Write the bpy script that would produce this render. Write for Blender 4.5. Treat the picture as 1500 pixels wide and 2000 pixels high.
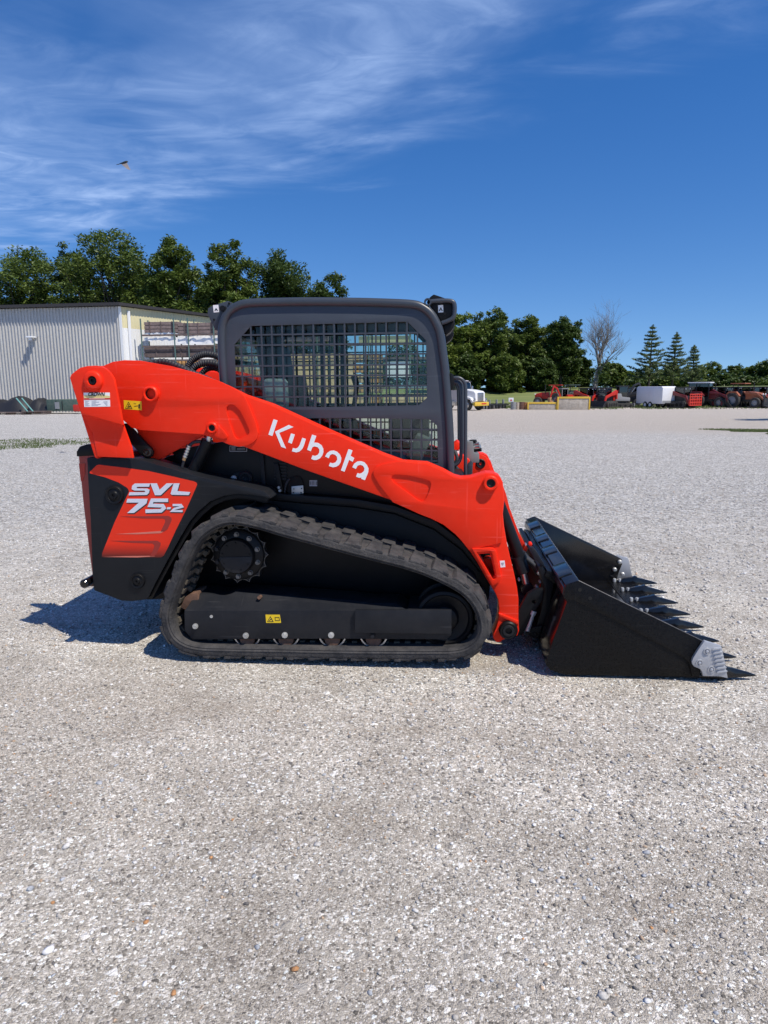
import bpy, bmesh, math, random
import numpy as np
from mathutils import Vector, Matrix
from mathutils.geometry import tessellate_polygon

for o in list(bpy.data.objects): bpy.data.objects.remove(o)
scene = bpy.context.scene
C = scene.collection
random.seed(7)
rng = np.random.default_rng(11)
rad = math.radians

# ------------------------------------------------------------------ camera
FPX, PITCH, YAW, ROLL = 1350.0, 0.176395, 0.0916588, -0.0064752
CAM = Vector((0.0, -3.5979, 1.5251))
_fw = Vector((-math.sin(YAW)*math.cos(PITCH), math.cos(YAW)*math.cos(PITCH), -math.sin(PITCH)))
_r0 = Vector((math.cos(YAW), math.sin(YAW), 0)); _u0 = _r0.cross(_fw)
_r = _r0*math.cos(ROLL) + _u0*math.sin(ROLL); _u = -_r0*math.sin(ROLL) + _u0*math.cos(ROLL)
cam_data = bpy.data.cameras.new('camera')
cam = bpy.data.objects.new('camera', cam_data); C.objects.link(cam)
cam.matrix_world = Matrix(((_r.x, _u.x, -_fw.x, CAM.x), (_r.y, _u.y, -_fw.y, CAM.y), (_r.z, _u.z, -_fw.z, CAM.z), (0, 0, 0, 1)))
cam_data.sensor_fit = 'VERTICAL'; cam_data.sensor_height = 36.0; cam_data.lens = FPX/2000*36.0
cam_data.clip_start = 0.05; cam_data.clip_end = 3000
scene.camera = cam
scene.cycles.max_bounces = 8; scene.cycles.diffuse_bounces = 3; scene.cycles.glossy_bounces = 3; scene.cycles.transparent_max_bounces = 12

# ------------------------------------------------------------------ sun, sky, exposure
SUN = Vector((0.52, -0.36, 1.0)).normalized()
sl = bpy.data.lights.new('sun', 'SUN'); sl.energy = 5.0; sl.angle = rad(0.53); sl.color = (1.0, 0.925, 0.81)
so = bpy.data.objects.new('sun', sl); C.objects.link(so)
so.rotation_euler = SUN.to_track_quat('Z', 'Y').to_euler(); so.location = (6, -4, 12)
scene.view_settings.view_transform = 'Standard'; scene.view_settings.look = 'None'
scene.view_settings.exposure = 0.0; scene.view_settings.gamma = 1.0; scene.view_settings.use_curve_mapping = False

world = bpy.data.worlds.new('World'); scene.world = world; world.use_nodes = True
def build_world():
    nt = world.node_tree; N = nt.nodes; L = nt.links
    N.clear()
    out = N.new('ShaderNodeOutputWorld'); bg = N.new('ShaderNodeBackground')
    bg.inputs['Strength'].default_value = 0.105
    sky = N.new('ShaderNodeTexSky'); sky.sky_type = 'NISHITA'; sky.sun_disc = False
    sky.sun_elevation = math.asin(SUN.z); sky.sun_rotation = math.atan2(SUN.x, SUN.y)
    sky.altitude = 300; sky.air_density = 1.0; sky.dust_density = 0.1; sky.ozone_density = 2.2
    tc = N.new('ShaderNodeTexCoord')
    def vm(op, a, b=None):
        n = N.new('ShaderNodeVectorMath'); n.operation = op
        if hasattr(a, 'links'): L.new(a, n.inputs[0])
        else: n.inputs[0].default_value = a
        if b is not None:
            if hasattr(b, 'links'): L.new(b, n.inputs[1])
            else: n.inputs[1].default_value = b
        return n
    def m(op, a, b=None, c=None):
        n = N.new('ShaderNodeMath'); n.operation = op
        for i, v in enumerate((a, b, c)):
            if v is None: continue
            if hasattr(v, 'links'): L.new(v, n.inputs[i])
            else: n.inputs[i].default_value = v
        return n.outputs[0]
    def sstep(v, a, b):
        n = N.new('ShaderNodeMapRange'); n.interpolation_type = 'SMOOTHSTEP'
        L.new(v, n.inputs[0]); n.inputs[1].default_value = a; n.inputs[2].default_value = b
        return n.outputs[0]
    d = tc.outputs['Generated']
    sep = N.new('ShaderNodeSeparateXYZ'); L.new(d, sep.inputs[0])
    zc = m('MAXIMUM', sep.outputs['Z'], 0.04)
    # cirrus sheet: a high layer whose edge crosses the sky; plane through two sky directions
    def ddir(px, py): return (_fw + _r*((px-750)/FPX) + _u*((1000-py)/FPX)).normalized()
    nrm = ddir(1400, 120).cross(ddir(-20, 540)).normalized()
    if nrm.z < 0: nrm = -nrm
    along = (ddir(1400, 120) - ddir(-20, 540)).normalized()
    edge = vm('DOT_PRODUCT', d, nrm).outputs['Value']
    al = vm('DOT_PRODUCT', d, along).outputs['Value']
    inv = N.new('ShaderNodeCombineXYZ')
    L.new(m('DIVIDE', sep.outputs['X'], zc), inv.inputs[0]); L.new(m('DIVIDE', sep.outputs['Y'], zc), inv.inputs[1])
    def noise(scale, rot, stretch, detail, rough, off, dist=0.6):
        mp = N.new('ShaderNodeMapping'); L.new(inv.outputs[0], mp.inputs[0])
        mp.inputs['Rotation'].default_value = (0, 0, rot); mp.inputs['Scale'].default_value = stretch; mp.inputs['Location'].default_value = off
        n = N.new('ShaderNodeTexNoise'); L.new(mp.outputs[0], n.inputs['Vector'])
        n.inputs['Scale'].default_value = scale; n.inputs['Detail'].default_value = detail; n.inputs['Roughness'].default_value = rough
        n.inputs['Distortion'].default_value = dist
        return n.outputs['Fac']
    big = noise(0.9, 0.5, (1, 1, 1), 3, 0.5, (3.1, 1.7, 0))
    streak = noise(1.15, rad(22), (0.72, 1.25, 1), 8, 0.56, (11.1, 3.7, 0), 0.8)
    fine = noise(3.4, rad(28), (0.8, 1.3, 1), 8, 0.58, (5.4, 0.2, 0), 1.0)
    wob = m('ADD', edge, m('MULTIPLY', m('SUBTRACT', streak, 0.5), 0.20))
    sheet = m('MULTIPLY', sstep(wob, -0.015, 0.075), m('SUBTRACT', 1.0, m('MULTIPLY', sstep(edge, 0.10, 0.30), 0.72)))
    body = m('MULTIPLY', sstep(streak, 0.30, 0.72), m('ADD', 0.14, m('MULTIPLY', sstep(fine, 0.24, 0.78), 1.20)))
    veil = m('MULTIPLY', sstep(big, 0.3, 0.7), 0.30)
    left = m('ADD', 0.85, m('MULTIPLY', sstep(al, 0.30, -0.35), 0.38))
    dens = m('MULTIPLY', m('MULTIPLY', sheet, left), m('ADD', m('MULTIPLY', body, 0.75), veil))
    dens = m('MINIMUM', m('MULTIPLY', dens, 0.66), 0.8)
    # read the sky a little higher than the view ray, so the horizon keeps the clear-day blue
    cz = m('ADD', m('MULTIPLY', m('MAXIMUM', sep.outputs['Z'], 0.0), 0.95), 0.105)
    cv = N.new('ShaderNodeCombineXYZ'); L.new(sep.outputs['X'], cv.inputs[0]); L.new(sep.outputs['Y'], cv.inputs[1]); L.new(cz, cv.inputs[2])
    L.new(vm('NORMALIZE', cv.outputs[0]).outputs[0], sky.inputs['Vector'])
    hs = N.new('ShaderNodeHueSaturation'); L.new(sky.outputs[0], hs.inputs['Color'])
    hs.inputs['Saturation'].default_value = 1.37; hs.inputs['Value'].default_value = 1.30; hs.inputs['Hue'].default_value = 0.511
    mix = N.new('ShaderNodeMix'); mix.data_type = 'RGBA'
    L.new(dens, mix.inputs[0]); L.new(hs.outputs[0], mix.inputs[6]); mix.inputs[7].default_value = (4.3, 6.0, 9.6, 1)
    L.new(mix.outputs[2], bg.inputs['Color']); L.new(bg.outputs[0], out.inputs[0])
build_world()

# ------------------------------------------------------------------ helpers: where a photo point lies on a plane of the scene
def ray(px, py): return _fw + _r*((px-750)/FPX) + _u*((1000-py)/FPX)
def P(px, py, Y):
    d = ray(px, py); t = (Y-CAM.y)/d.y
    return CAM + d*t
def G(px, py, Z=0.0):
    d = ray(px, py); t = (Z-CAM.z)/d.z
    return CAM + d*t
def gz(x, y):
    def ss(a, b, v):
        t = min(1, max(0, (v-a)/(b-a))); return t*t*(3-2*t)
    return -ss(8, 60, y)*(0.6-0.4*ss(-5, -20, x))
WID = 1.75                                     # width of the machine, Y = 0 near side

# ------------------------------------------------------------------ materials
MATS = {}
def mat(name, col=(.5, .5, .5), rough=.5, metal=0.0, spec=.5, coat=0.0, var=0.0, vscale=6.0, bump=0.0, bscale=80.0,
        dust=0.0, dustcol=(.36, .33, .29), dscale=5.0, scratch=0.0, emit=None):
    if name in MATS: return MATS[name]
    m = bpy.data.materials.new(name); m.use_nodes = True; MATS[name] = m
    nt = m.node_tree; N = nt.nodes; L = nt.links
    b = N['Principled BSDF']
    b.inputs['Base Color'].default_value = (*col, 1); b.inputs['Roughness'].default_value = rough
    b.inputs['Metallic'].default_value = metal; b.inputs['Specular IOR Level'].default_value = spec
    b.inputs['Coat Weight'].default_value = coat; b.inputs['Coat Roughness'].default_value = 0.12
    tc = N.new('ShaderNodeTexCoord'); src = None
    def noise(scale, detail=5, rough_=.6, stretch=None, dist=0.0):
        n = N.new('ShaderNodeTexNoise'); n.inputs['Scale'].default_value = scale; n.inputs['Detail'].default_value = detail
        n.inputs['Roughness'].default_value = rough_; n.inputs['Distortion'].default_value = dist
        if stretch:
            mp = N.new('ShaderNodeMapping'); L.new(tc.outputs['Object'], mp.inputs[0]); mp.inputs['Scale'].default_value = stretch[0]; mp.inputs['Rotation'].default_value = stretch[1]
            L.new(mp.outputs[0], n.inputs['Vector'])
        else: L.new(tc.outputs['Object'], n.inputs['Vector'])
        return n.outputs['Fac']
    def ramp(v, a, b_):
        n = N.new('ShaderNodeMapRange'); L.new(v, n.inputs[0]); n.inputs[1].default_value = a; n.inputs[2].default_value = b_
        return n.outputs[0]
    def mixc(f, a, c):
        n = N.new('ShaderNodeMix'); n.data_type = 'RGBA'
        if hasattr(f, 'links'): L.new(f, n.inputs[0])
        else: n.inputs[0].default_value = f
        for i, v in ((6, a), (7, c)):
            if hasattr(v, 'links'): L.new(v, n.inputs[i])
            else: n.inputs[i].default_value = (*v, 1)
        return n.outputs[2]
    cur = col
    if var > 0:
        cur = mixc(ramp(noise(vscale), .3, .7), tuple(c*(1-var) for c in col), tuple(min(1, c*(1+var)) for c in col))
    if scratch > 0:
        s1 = noise(3.2, 3, .55, ((1.0, 1, 26.0), (0, rad(24), 0)), .3)
        s2 = noise(2.6, 3, .55, ((30.0, 1, 1.0), (0, rad(-58), 0)), .4)
        f = N.new('ShaderNodeMath'); f.operation = 'MAXIMUM'
        L.new(ramp(s1, .63, .70), f.inputs[0]); L.new(ramp(s2, .67, .74), f.inputs[1])
        g = N.new('ShaderNodeMath'); g.operation = 'MULTIPLY'; L.new(f.outputs[0], g.inputs[0]); g.inputs[1].default_value = scratch
        cur = mixc(g.outputs[0], cur, tuple(min(1, c*1.1+.07) for c in col))
    if dust > 0:
        f = N.new('ShaderNodeMath'); f.operation = 'MULTIPLY'; L.new(ramp(noise(dscale, 8, .7), .38, .72), f.inputs[0]); f.inputs[1].default_value = dust
        cur = mixc(f.outputs[0], cur, dustcol)
        rr = N.new('ShaderNodeMapRange'); L.new(f.outputs[0], rr.inputs[0]); rr.inputs[3].default_value = rough; rr.inputs[4].default_value = min(1, rough+.4)
        L.new(rr.outputs[0], b.inputs['Roughness'])
    if hasattr(cur, 'links'): L.new(cur, b.inputs['Base Color'])
    if bump > 0:
        bp = N.new('ShaderNodeBump'); bp.inputs['Strength'].default_value = bump; bp.inputs['Distance'].default_value = 0.01
        L.new(noise(bscale, 6, .65), bp.inputs['Height']); L.new(bp.outputs[0], b.inputs['Normal'])
    if emit: b.inputs['Emission Color'].default_value = (*emit, 1); b.inputs['Emission Strength'].default_value = 1
    return m
RED = mat('orange_red_paint', (.85, .028, .007), .40, spec=.15, coat=.0, var=.06, vscale=3, scratch=.42, dust=.06, dustcol=(.50, .20, .14), bump=.02, bscale=30)
REDP = mat('red_plain', (.50, .026, .012), .4, var=.1)
REDD = mat('dark_red_plastic', (.33, .02, .015), .38, coat=.3)
GREY = mat('cab_grey_paint', (.039, .048, .063), .50, var=.08, scratch=.25, bump=.05, bscale=140)
TUBEG = mat('rops_tube_paint', (.038, .046, .059), .38, var=.08, bump=.02, bscale=120)
BLACK = mat('black_paint', (.005, .0055, .007), .45, spec=.22, var=.2, dust=.05, dustcol=(.10, .09, .08), bump=.03, bscale=90)
SATIN = mat('panel_black_paint', (.0085, .0100, .0130), .48, spec=.22, var=.12, scratch=.16, dust=.05, dustcol=(.10, .095, .09), bump=.03, bscale=150)
FRAMEM = mat('track_frame_paint', (.011, .0125, .0165), .48, spec=.25, var=.15, scratch=.22, dust=.16, dustcol=(.085, .080, .078), bump=.05)
GLOSS = mat('glossy_black_paint', (.005, .005, .006), .14, spec=.4, coat=.2, dust=.03)
BUCK = mat('bucket_black_paint', (.0035, .0035, .004), .24, spec=.19, scratch=.07, dust=.05, dustcol=(.13, .125, .12), dscale=70, bump=.35, bscale=330)
RUBBER = mat('track_rubber', (.032, .032, .035), .80, spec=.3, var=.35, vscale=14, dust=.55, dustcol=(.125, .115, .105), dscale=11, bump=.7, bscale=60)
RUBIN = mat('track_rubber_inside', (.075, .066, .052), .85, var=.3, dust=.65, dustcol=(.15, .125, .095), dscale=9, bump=.4, bscale=60)
HOSE = mat('hose_rubber', (.022, .023, .028), .6, bump=.3, bscale=60)
STEEL = mat('bare_steel', (.55, .55, .55), .32, metal=.9, var=.15, dust=.1)
ZINC = mat('zinc_bolt', (.50, .50, .48), .45, metal=.55, var=.2)
SILVER = mat('silver_cast_paint', (.42, .43, .45), .42, metal=.35, var=.06, bump=.15, bscale=70)
RUST = mat('rusty_steel', (.13, .07, .045), .8, var=.35, vscale=20, bump=.3)
WHITE = mat('white_print', (.82, .82, .82), .45)
WHITEP = mat('white_paint', (.78, .79, .80), .4, dust=.08)
YEL = mat('yellow_print', (.80, .55, .015), .45)
YELP = mat('yellow_paint', (.72, .46, .03), .5, dust=.25)
INK = mat('black_print', (.015, .015, .015), .5)
INKG = mat('grey_print', (.35, .37, .42), .5)
INKR = mat('red_print', (.55, .03, .02), .5)
INKC = mat('cream_print', (.75, .60, .25), .5)
HOLE = mat('dark_void', (.006, .006, .006), .9)
SEATM = mat('seat_vinyl', (.030, .032, .036), .55, bump=.1)
DKG = mat('dark_green_paint', (.05, .09, .07), .5, dust=.2)
GRN = mat('rack_green_paint', (.07, .14, .125), .5, dust=.25)
WOODG = mat('weathered_wood', (.13, .095, .085), .85, var=.3, vscale=4, bump=.2)
WOODT = mat('tan_wood', (.60, .43, .24), .85, var=.3, vscale=3, bump=.2)
WOODO = mat('orange_wood', (.58, .32, .12), .85, var=.25, vscale=3)
WRAP = mat('white_wrap', (.75, .75, .74), .5, var=.1, bump=.4, bscale=6)
TARP = mat('black_tarp', (.018, .018, .02), .5, bump=.4, bscale=5)
TYRE = mat('tyre_rubber', (.025, .025, .025), .8, dust=.3, dustcol=(.2, .18, .15))
MAROON = mat('maroon_paint', (.17, .010, .014), .4, dust=.1)
ORNG = mat('orange_paint', (.36, .10, .035), .45, dust=.2)
GREYP = mat('grey_paint', (.25, .26, .27), .5, dust=.2)
CONC = mat('stained_concrete', (.50, .45, .38), .85, var=.25, vscale=2.5, dust=.5, dustcol=(.22, .17, .12), dscale=2, bump=.2)
ROOFT = mat('dark_brown_trim', (.035, .03, .028), .55)
BARK = mat('bark', (.085, .068, .055), .9, var=.3, vscale=3, bump=.5, bscale=12)
BARKG = mat('grey_bark', (.17, .155, .14), .9, var=.25, vscale=3)

def glass_mat(name, tint, refl=.08):
    if name in MATS: return MATS[name]
    m = bpy.data.materials.new(name); m.use_nodes = True; MATS[name] = m
    nt = m.node_tree; N = nt.nodes; L = nt.links; N.clear()
    o = N.new('ShaderNodeOutputMaterial'); t = N.new('ShaderNodeBsdfTransparent'); t.inputs[0].default_value = (*tint, 1)
    g = N.new('ShaderNodeBsdfGlossy'); g.inputs['Roughness'].default_value = .03; g.inputs[0].default_value = (.9, .95, .95, 1)
    fr = N.new('ShaderNodeFresnel'); fr.inputs[0].default_value = 1.5
    ad = N.new('ShaderNodeMath'); ad.operation = 'ADD'; L.new(fr.outputs[0], ad.inputs[0]); ad.inputs[1].default_value = refl; fm = N.new('ShaderNodeMath'); fm.operation = 'MULTIPLY'; fm.inputs[1].default_value = .55; L.new(ad.outputs[0], fm.inputs[0])
    mx = N.new('ShaderNodeMixShader'); L.new(fm.outputs[0], mx.inputs[0]); L.new(t.outputs[0], mx.inputs[1]); L.new(g.outputs[0], mx.inputs[2])
    L.new(mx.outputs[0], o.inputs[0]); return m
GLASS = glass_mat('cab_glass', (.88, .93, .90), .0)
GLASSD = glass_mat('dark_window_glass', (.20, .26, .28), .10)

def leaf_mat(name, c1, c2, scale=.5):
    m = bpy.data.materials.new(name); m.use_nodes = True; MATS[name] = m
    nt = m.node_tree; N = nt.nodes; L = nt.links; N.clear()
    o = N.new('ShaderNodeOutputMaterial'); tc = N.new('ShaderNodeTexCoord')
    n = N.new('ShaderNodeTexNoise'); n.inputs['Scale'].default_value = scale; n.inputs['Detail'].default_value = 6; n.inputs['Roughness'].default_value = .75
    L.new(tc.outputs['Object'], n.inputs['Vector'])
    oi = N.new('ShaderNodeObjectInfo')
    mr = N.new('ShaderNodeMapRange'); L.new(n.outputs['Fac'], mr.inputs[0]); mr.inputs[1].default_value = .3; mr.inputs[2].default_value = .7
    mx = N.new('ShaderNodeMix'); mx.data_type = 'RGBA'; L.new(mr.outputs[0], mx.inputs[0]); mx.inputs[6].default_value = (*c1, 1); mx.inputs[7].default_value = (*c2, 1)
    d = N.new('ShaderNodeBsdfPrincipled'); L.new(mx.outputs[2], d.inputs['Base Color']); d.inputs['Roughness'].default_value = .5; d.inputs['Specular IOR Level'].default_value = .35
    t = N.new('ShaderNodeBsdfTranslucent'); L.new(mx.outputs[2], t.inputs[0])
    ms = N.new('ShaderNodeMixShader'); ms.inputs[0].default_value = .28; L.new(d.outputs[0], ms.inputs[1]); L.new(t.outputs[0], ms.inputs[2])
    L.new(ms.outputs[0], o.inputs[0]); return m
LEAF = leaf_mat('oak_leaves', (.048, .088, .016), (.150, .200, .040))
LEAF2 = leaf_mat('dark_leaves', (.034, .066, .015), (.095, .140, .030))
LEAF3 = leaf_mat('bright_leaves', (.070, .125, .018), (.185, .235, .045))
NEEDLE = leaf_mat('pine_needles', (.070, .115, .045), (.170, .205, .085))
GRASSM = leaf_mat('grass_blades', (.060, .110, .022), (.16, .19, .06), 3)

# ------------------------------------------------------------------ mesh helpers
ORIG = {}
def link(o, parent=None):
    C.objects.link(o)
    if parent is not None:
        o.parent = parent
        o.location = -ORIG.get(parent.name, Vector((0, 0, 0)))
    return o
def finish(me, smooth=True, ang=38):
    if smooth:
        me.polygons.foreach_set('use_smooth', [True]*len(me.polygons))
        me.set_sharp_from_angle(angle=rad(ang))
    me.update()
def empty(name, loc, label, cat, group=None):
    o = bpy.data.objects.new(name, None); C.objects.link(o); o.location = loc; o.empty_display_size = .1
    ORIG[o.name] = Vector(loc); o['label'] = label; o['category'] = cat
    if group: o['group'] = group
    return o
def tag(o, label, cat, group=None):
    o['label'] = label; o['category'] = cat
    if group: o['group'] = group
    return o

class MB:
    def __init__(s, M=None): s.v = []; s.f = []; s.M = M or Matrix()
    def add(s, vs, fs):
        b = len(s.v); s.v += [tuple(s.M @ Vector(p)) for p in vs]; s.f += [tuple(i+b for i in f) for f in fs]; return s
    def box(s, c, d, rot=None, taper=(1, 1)):
        x, y, z = d[0]/2, d[1]/2, d[2]/2; tx, ty = taper
        vs = [(-x, -y, -z), (x, -y, -z), (x, y, -z), (-x, y, -z), (-x*tx, -y*ty, z), (x*tx, -y*ty, z), (x*tx, y*ty, z), (-x*tx, y*ty, z)]
        if rot: R = Matrix.Rotation(rot[2], 3, 'Z') @ Matrix.Rotation(rot[1], 3, 'Y') @ Matrix.Rotation(rot[0], 3, 'X'); vs = [R @ Vector(p) for p in vs]
        vs = [Vector(p)+Vector(c) for p in vs]
        return s.add(vs, [(0, 3, 2, 1), (4, 5, 6, 7), (0, 1, 5, 4), (1, 2, 6, 5), (2, 3, 7, 6), (3, 0, 4, 7)])
    def cyl(s, a, b, r, n=16, r2=None, caps=True):
        a = Vector(a); b = Vector(b); r2 = r if r2 is None else r2
        d = (b-a).normalized(); t = d.orthogonal().normalized(); w = d.cross(t)
        vs = []
        for i in range(n):
            e = t*math.cos(2*math.pi*i/n)+w*math.sin(2*math.pi*i/n); vs += [a+e*r, b+e*r2]
        fs = [(2*i, 2*((i+1) % n), 2*((i+1) % n)+1, 2*i+1) for i in range(n)]
        if caps: fs += [tuple(2*i for i in reversed(range(n))), tuple(2*i+1 for i in range(n))]
        return s.add(vs, fs)
    def lathe(s, c, axis, prof, n=32):          # prof: (along axis, radius)
        c = Vector(c); d = Vector(axis).normalized(); t = d.orthogonal().normalized(); w = d.cross(t); vs = []; fs = []
        k = len(prof)
        for i in range(n):
            e = t*math.cos(2*math.pi*i/n)+w*math.sin(2*math.pi*i/n)
            vs += [c+d*h+e*r for h, r in prof]
        for i in range(n):
            j = (i+1) % n
            for q in range(k-1): fs.append((i*k+q, j*k+q, j*k+q+1, i*k+q+1))
        return s.add(vs, fs)
    def tube(s, pts, r, n=10, closed=False, caps=True):
        pts = [Vector(p) for p in pts]; m_ = len(pts); rs = r if isinstance(r, (list, tuple)) else [r]*m_
        prev = None; vs = []
        for i, p in enumerate(pts):
            a = pts[i-1] if (i or closed) else p; b = pts[(i+1) % m_] if (i < m_-1 or closed) else p
            d = (b-a).normalized()
            if prev is None: t = d.orthogonal().normalized()
            else:
                t = prev-d*prev.dot(d); t = t.normalized() if t.length > 1e-6 else d.orthogonal().normalized()
            prev = t; w = d.cross(t)
            vs += [p+(t*math.cos(2*math.pi*k/n)+w*math.sin(2*math.pi*k/n))*rs[i] for k in range(n)]
        fs = []
        for i in range(m_ if closed else m_-1):
            j = (i+1) % m_
            for k in range(n): fs.append((i*n+k, i*n+(k+1) % n, j*n+(k+1) % n, j*n+k))
        if caps and not closed: fs += [tuple(reversed(range(n))), tuple((m_-1)*n+k for k in range(n))]
        return s.add(vs, fs)
    def prism(s, prof, y0, y1):                # prof: (x, z) polygon, extruded along y
        n = len(prof)
        vs = [(x, y0, z) for x, z in prof]+[(x, y1, z) for x, z in prof]
        ar = sum(prof[i][0]*prof[(i+1) % n][1]-prof[(i+1) % n][0]*prof[i][1] for i in range(n))
        fr = tuple(range(n)); bk = tuple(reversed(range(n, 2*n)))
        fs = [fr, bk]+[((i+1) % n, i, i+n, (i+1) % n+n) for i in range(n)]
        if (ar > 0) != (y1 > y0): fs = [tuple(reversed(f)) for f in fs]
        return s.add(vs, fs)
    def build(s, name, m, parent=None, bevel=0.0, smooth=True, ang=38, seg=2):
        me = bpy.data.meshes.new(name); me.from_pydata([tuple(p) for p in s.v], [], s.f)
        if bevel > 0: bevel_mesh(me, bevel, seg)
        me.materials.append(m); finish(me, smooth, min(ang, 20) if bevel > 0 and ang == 38 else ang)
        o = bpy.data.objects.new(name, me); return link(o, parent)
def bevel_mesh(me, w, seg=2):
    bm = bmesh.new(); bm.from_mesh(me)
    bmesh.ops.recalc_face_normals(bm, faces=bm.faces)
    es = [e for e in bm.edges if len(e.link_faces) == 2 and e.calc_face_angle(0) > rad(32)]
    try: bmesh.ops.bevel(bm, geom=es, offset=w, segments=seg, affect='EDGES', clamp_overlap=True, profile=.6)
    except Exception: pass
    bm.to_mesh(me); bm.free()
def smooth_poly(pts, it=1, closed=True):
    for _ in range(it):
        q = []; n = len(pts)
        for i in range(n if closed else n-1):
            a = pts[i]; b = pts[(i+1) % n]
            q += [(a[0]*.75+b[0]*.25, a[1]*.75+b[1]*.25), (a[0]*.25+b[0]*.75, a[1]*.25+b[1]*.75)]
        if not closed: q = [pts[0]]+q+[pts[-1]]
        pts = q
    return pts
def catmull(pts, k=6, closed=True):
    pts = [Vector(p) for p in pts]; n = len(pts); out = []
    for i in range(n if closed else n-1):
        p0 = pts[(i-1) % n] if closed or i > 0 else pts[0]; p1 = pts[i]; p2 = pts[(i+1) % n]; p3 = pts[(i+2) % n] if closed or i+2 < n else pts[-1]
        for j in range(k):
            t = j/k
            out.append(.5*((2*p1)+(-p0+p2)*t+(2*p0-5*p1+4*p2-p3)*t*t+(-p0+3*p1-3*p2+p3)*t**3))
    if not closed: out.append(pts[-1])
    return out
def xz(pts, Y): return [(p.x, p.z) for p in (P(a, b, Y) for a, b in pts)]
def mir(o, name=None, parent=None):
    """mirror image of a near-side part on the far side of the machine"""
    me = o.data.copy(); n = len(me.vertices); co = np.empty(n*3, 'f'); me.vertices.foreach_get('co', co); co = co.reshape(-1, 3)
    co[:, 1] = WID-co[:, 1]; me.vertices.foreach_set('co', co.ravel()); me.flip_normals(); me.update()
    q = bpy.data.objects.new(name or o.name, me); C.objects.link(q)
    q.parent = parent or o.parent; q.location = o.location
    return q
def holed(outer, holes, y0, y1):
    """vertices and faces of a flat plate with holes"""
    loops = [outer]+holes; pts = [p for l in loops for p in l]
    tri = tessellate_polygon([[Vector((p[0], p[1], 0)) for p in l] for l in loops])
    n = len(pts); vs = [(x, y0, z) for x, z in pts]+[(x, y1, z) for x, z in pts]; fs = []
    for t in tri:
        a, b, c = t
        ar = (pts[b][0]-pts[a][0])*(pts[c][1]-pts[a][1])-(pts[b][1]-pts[a][1])*(pts[c][0]-pts[a][0])
        if abs(ar) < 1e-12: continue
        if ar < 0: b, c = c, b
        fs += [(a, b, c), (a+n, c+n, b+n)]
    base = 0
    for li, l in enumerate(loops):
        k = len(l); ar = sum(l[i][0]*l[(i+1) % k][1]-l[(i+1) % k][0]*l[i][1] for i in range(k)); ccw = ar > 0
        if li: ccw = not ccw
        for i in range(k):
            a = base+i; b = base+(i+1) % k
            fs.append((b, a, a+n, b+n) if ccw else (a, b, b+n, a+n))
        base += k
    return vs, fs
def plate(name, px, Y0, Y1, m, parent, bevel=.004, holes=(), sm=0):
    """plate whose near outline was measured in the plane Y0; Y1 is its far face"""
    pr = smooth_poly(px, sm) if sm else px
    pr = xz(pr, Y0); b = MB()
    if holes:
        b.add(*holed(pr, [xz(h, Y0) for h in holes], Y0, Y1))
    else: b.prism(pr, Y0, Y1)
    return b.build(name, m, parent, bevel)
def stroke(pts, w):
    """outline of a thick line with mitred joints"""
    n = len(pts); Lf = []; Rt = []
    for i in range(n):
        p = Vector(pts[i]).to_2d(); d1 = (p-Vector(pts[i-1])).normalized() if i else None; d2 = (Vector(pts[i+1])-p).normalized() if i < n-1 else None
        if d1 is None: d1 = d2
        if d2 is None: d2 = d1
        n1 = Vector((-d1.y, d1.x)); n2 = Vector((-d2.y, d2.x)); mm = (n1+n2)
        mm = mm.normalized() if mm.length > 1e-6 else n1
        k = w/2/max(.45, mm.dot(n1)); Lf.append(p+mm*k); Rt.append(p-mm*k)
    return [[tuple(Lf[i]), tuple(Lf[i+1]), tuple(Rt[i+1]), tuple(Rt[i])] for i in range(n-1)]
def decal(polys, Y, m, name, parent, th=.0008):
    """thin printed film on a vertical face; polygons measured in the plane Y"""
    b = MB(); flat = []
    for p in polys: flat += p if isinstance(p[0], list) else [p]
    for p in flat: b.prism(xz(p, Y), Y-th, Y+th*.2)
    return b.build(name, m, parent, smooth=False)
def text_polys(body, size, shear=0.0, bold=0.0, width=1.0):
    cu = bpy.data.curves.new('t', 'FONT'); cu.body = body; cu.size = size; cu.shear = shear; cu.offset = bold; cu.align_x = 'CENTER'; cu.align_y = 'CENTER'; cu.resolution_u = 4
    ob = bpy.data.objects.new('t', cu); C.objects.link(ob)
    dg = bpy.context.evaluated_depsgraph_get(); me = bpy.data.meshes.new_from_object(ob.evaluated_get(dg))
    vs = [(v.co.x*width, v.co.y) for v in me.vertices]; fs = [tuple(p.vertices) for p in me.polygons]
    bpy.data.objects.remove(ob); bpy.data.curves.remove(cu); bpy.data.meshes.remove(me)
    return vs, fs

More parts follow.
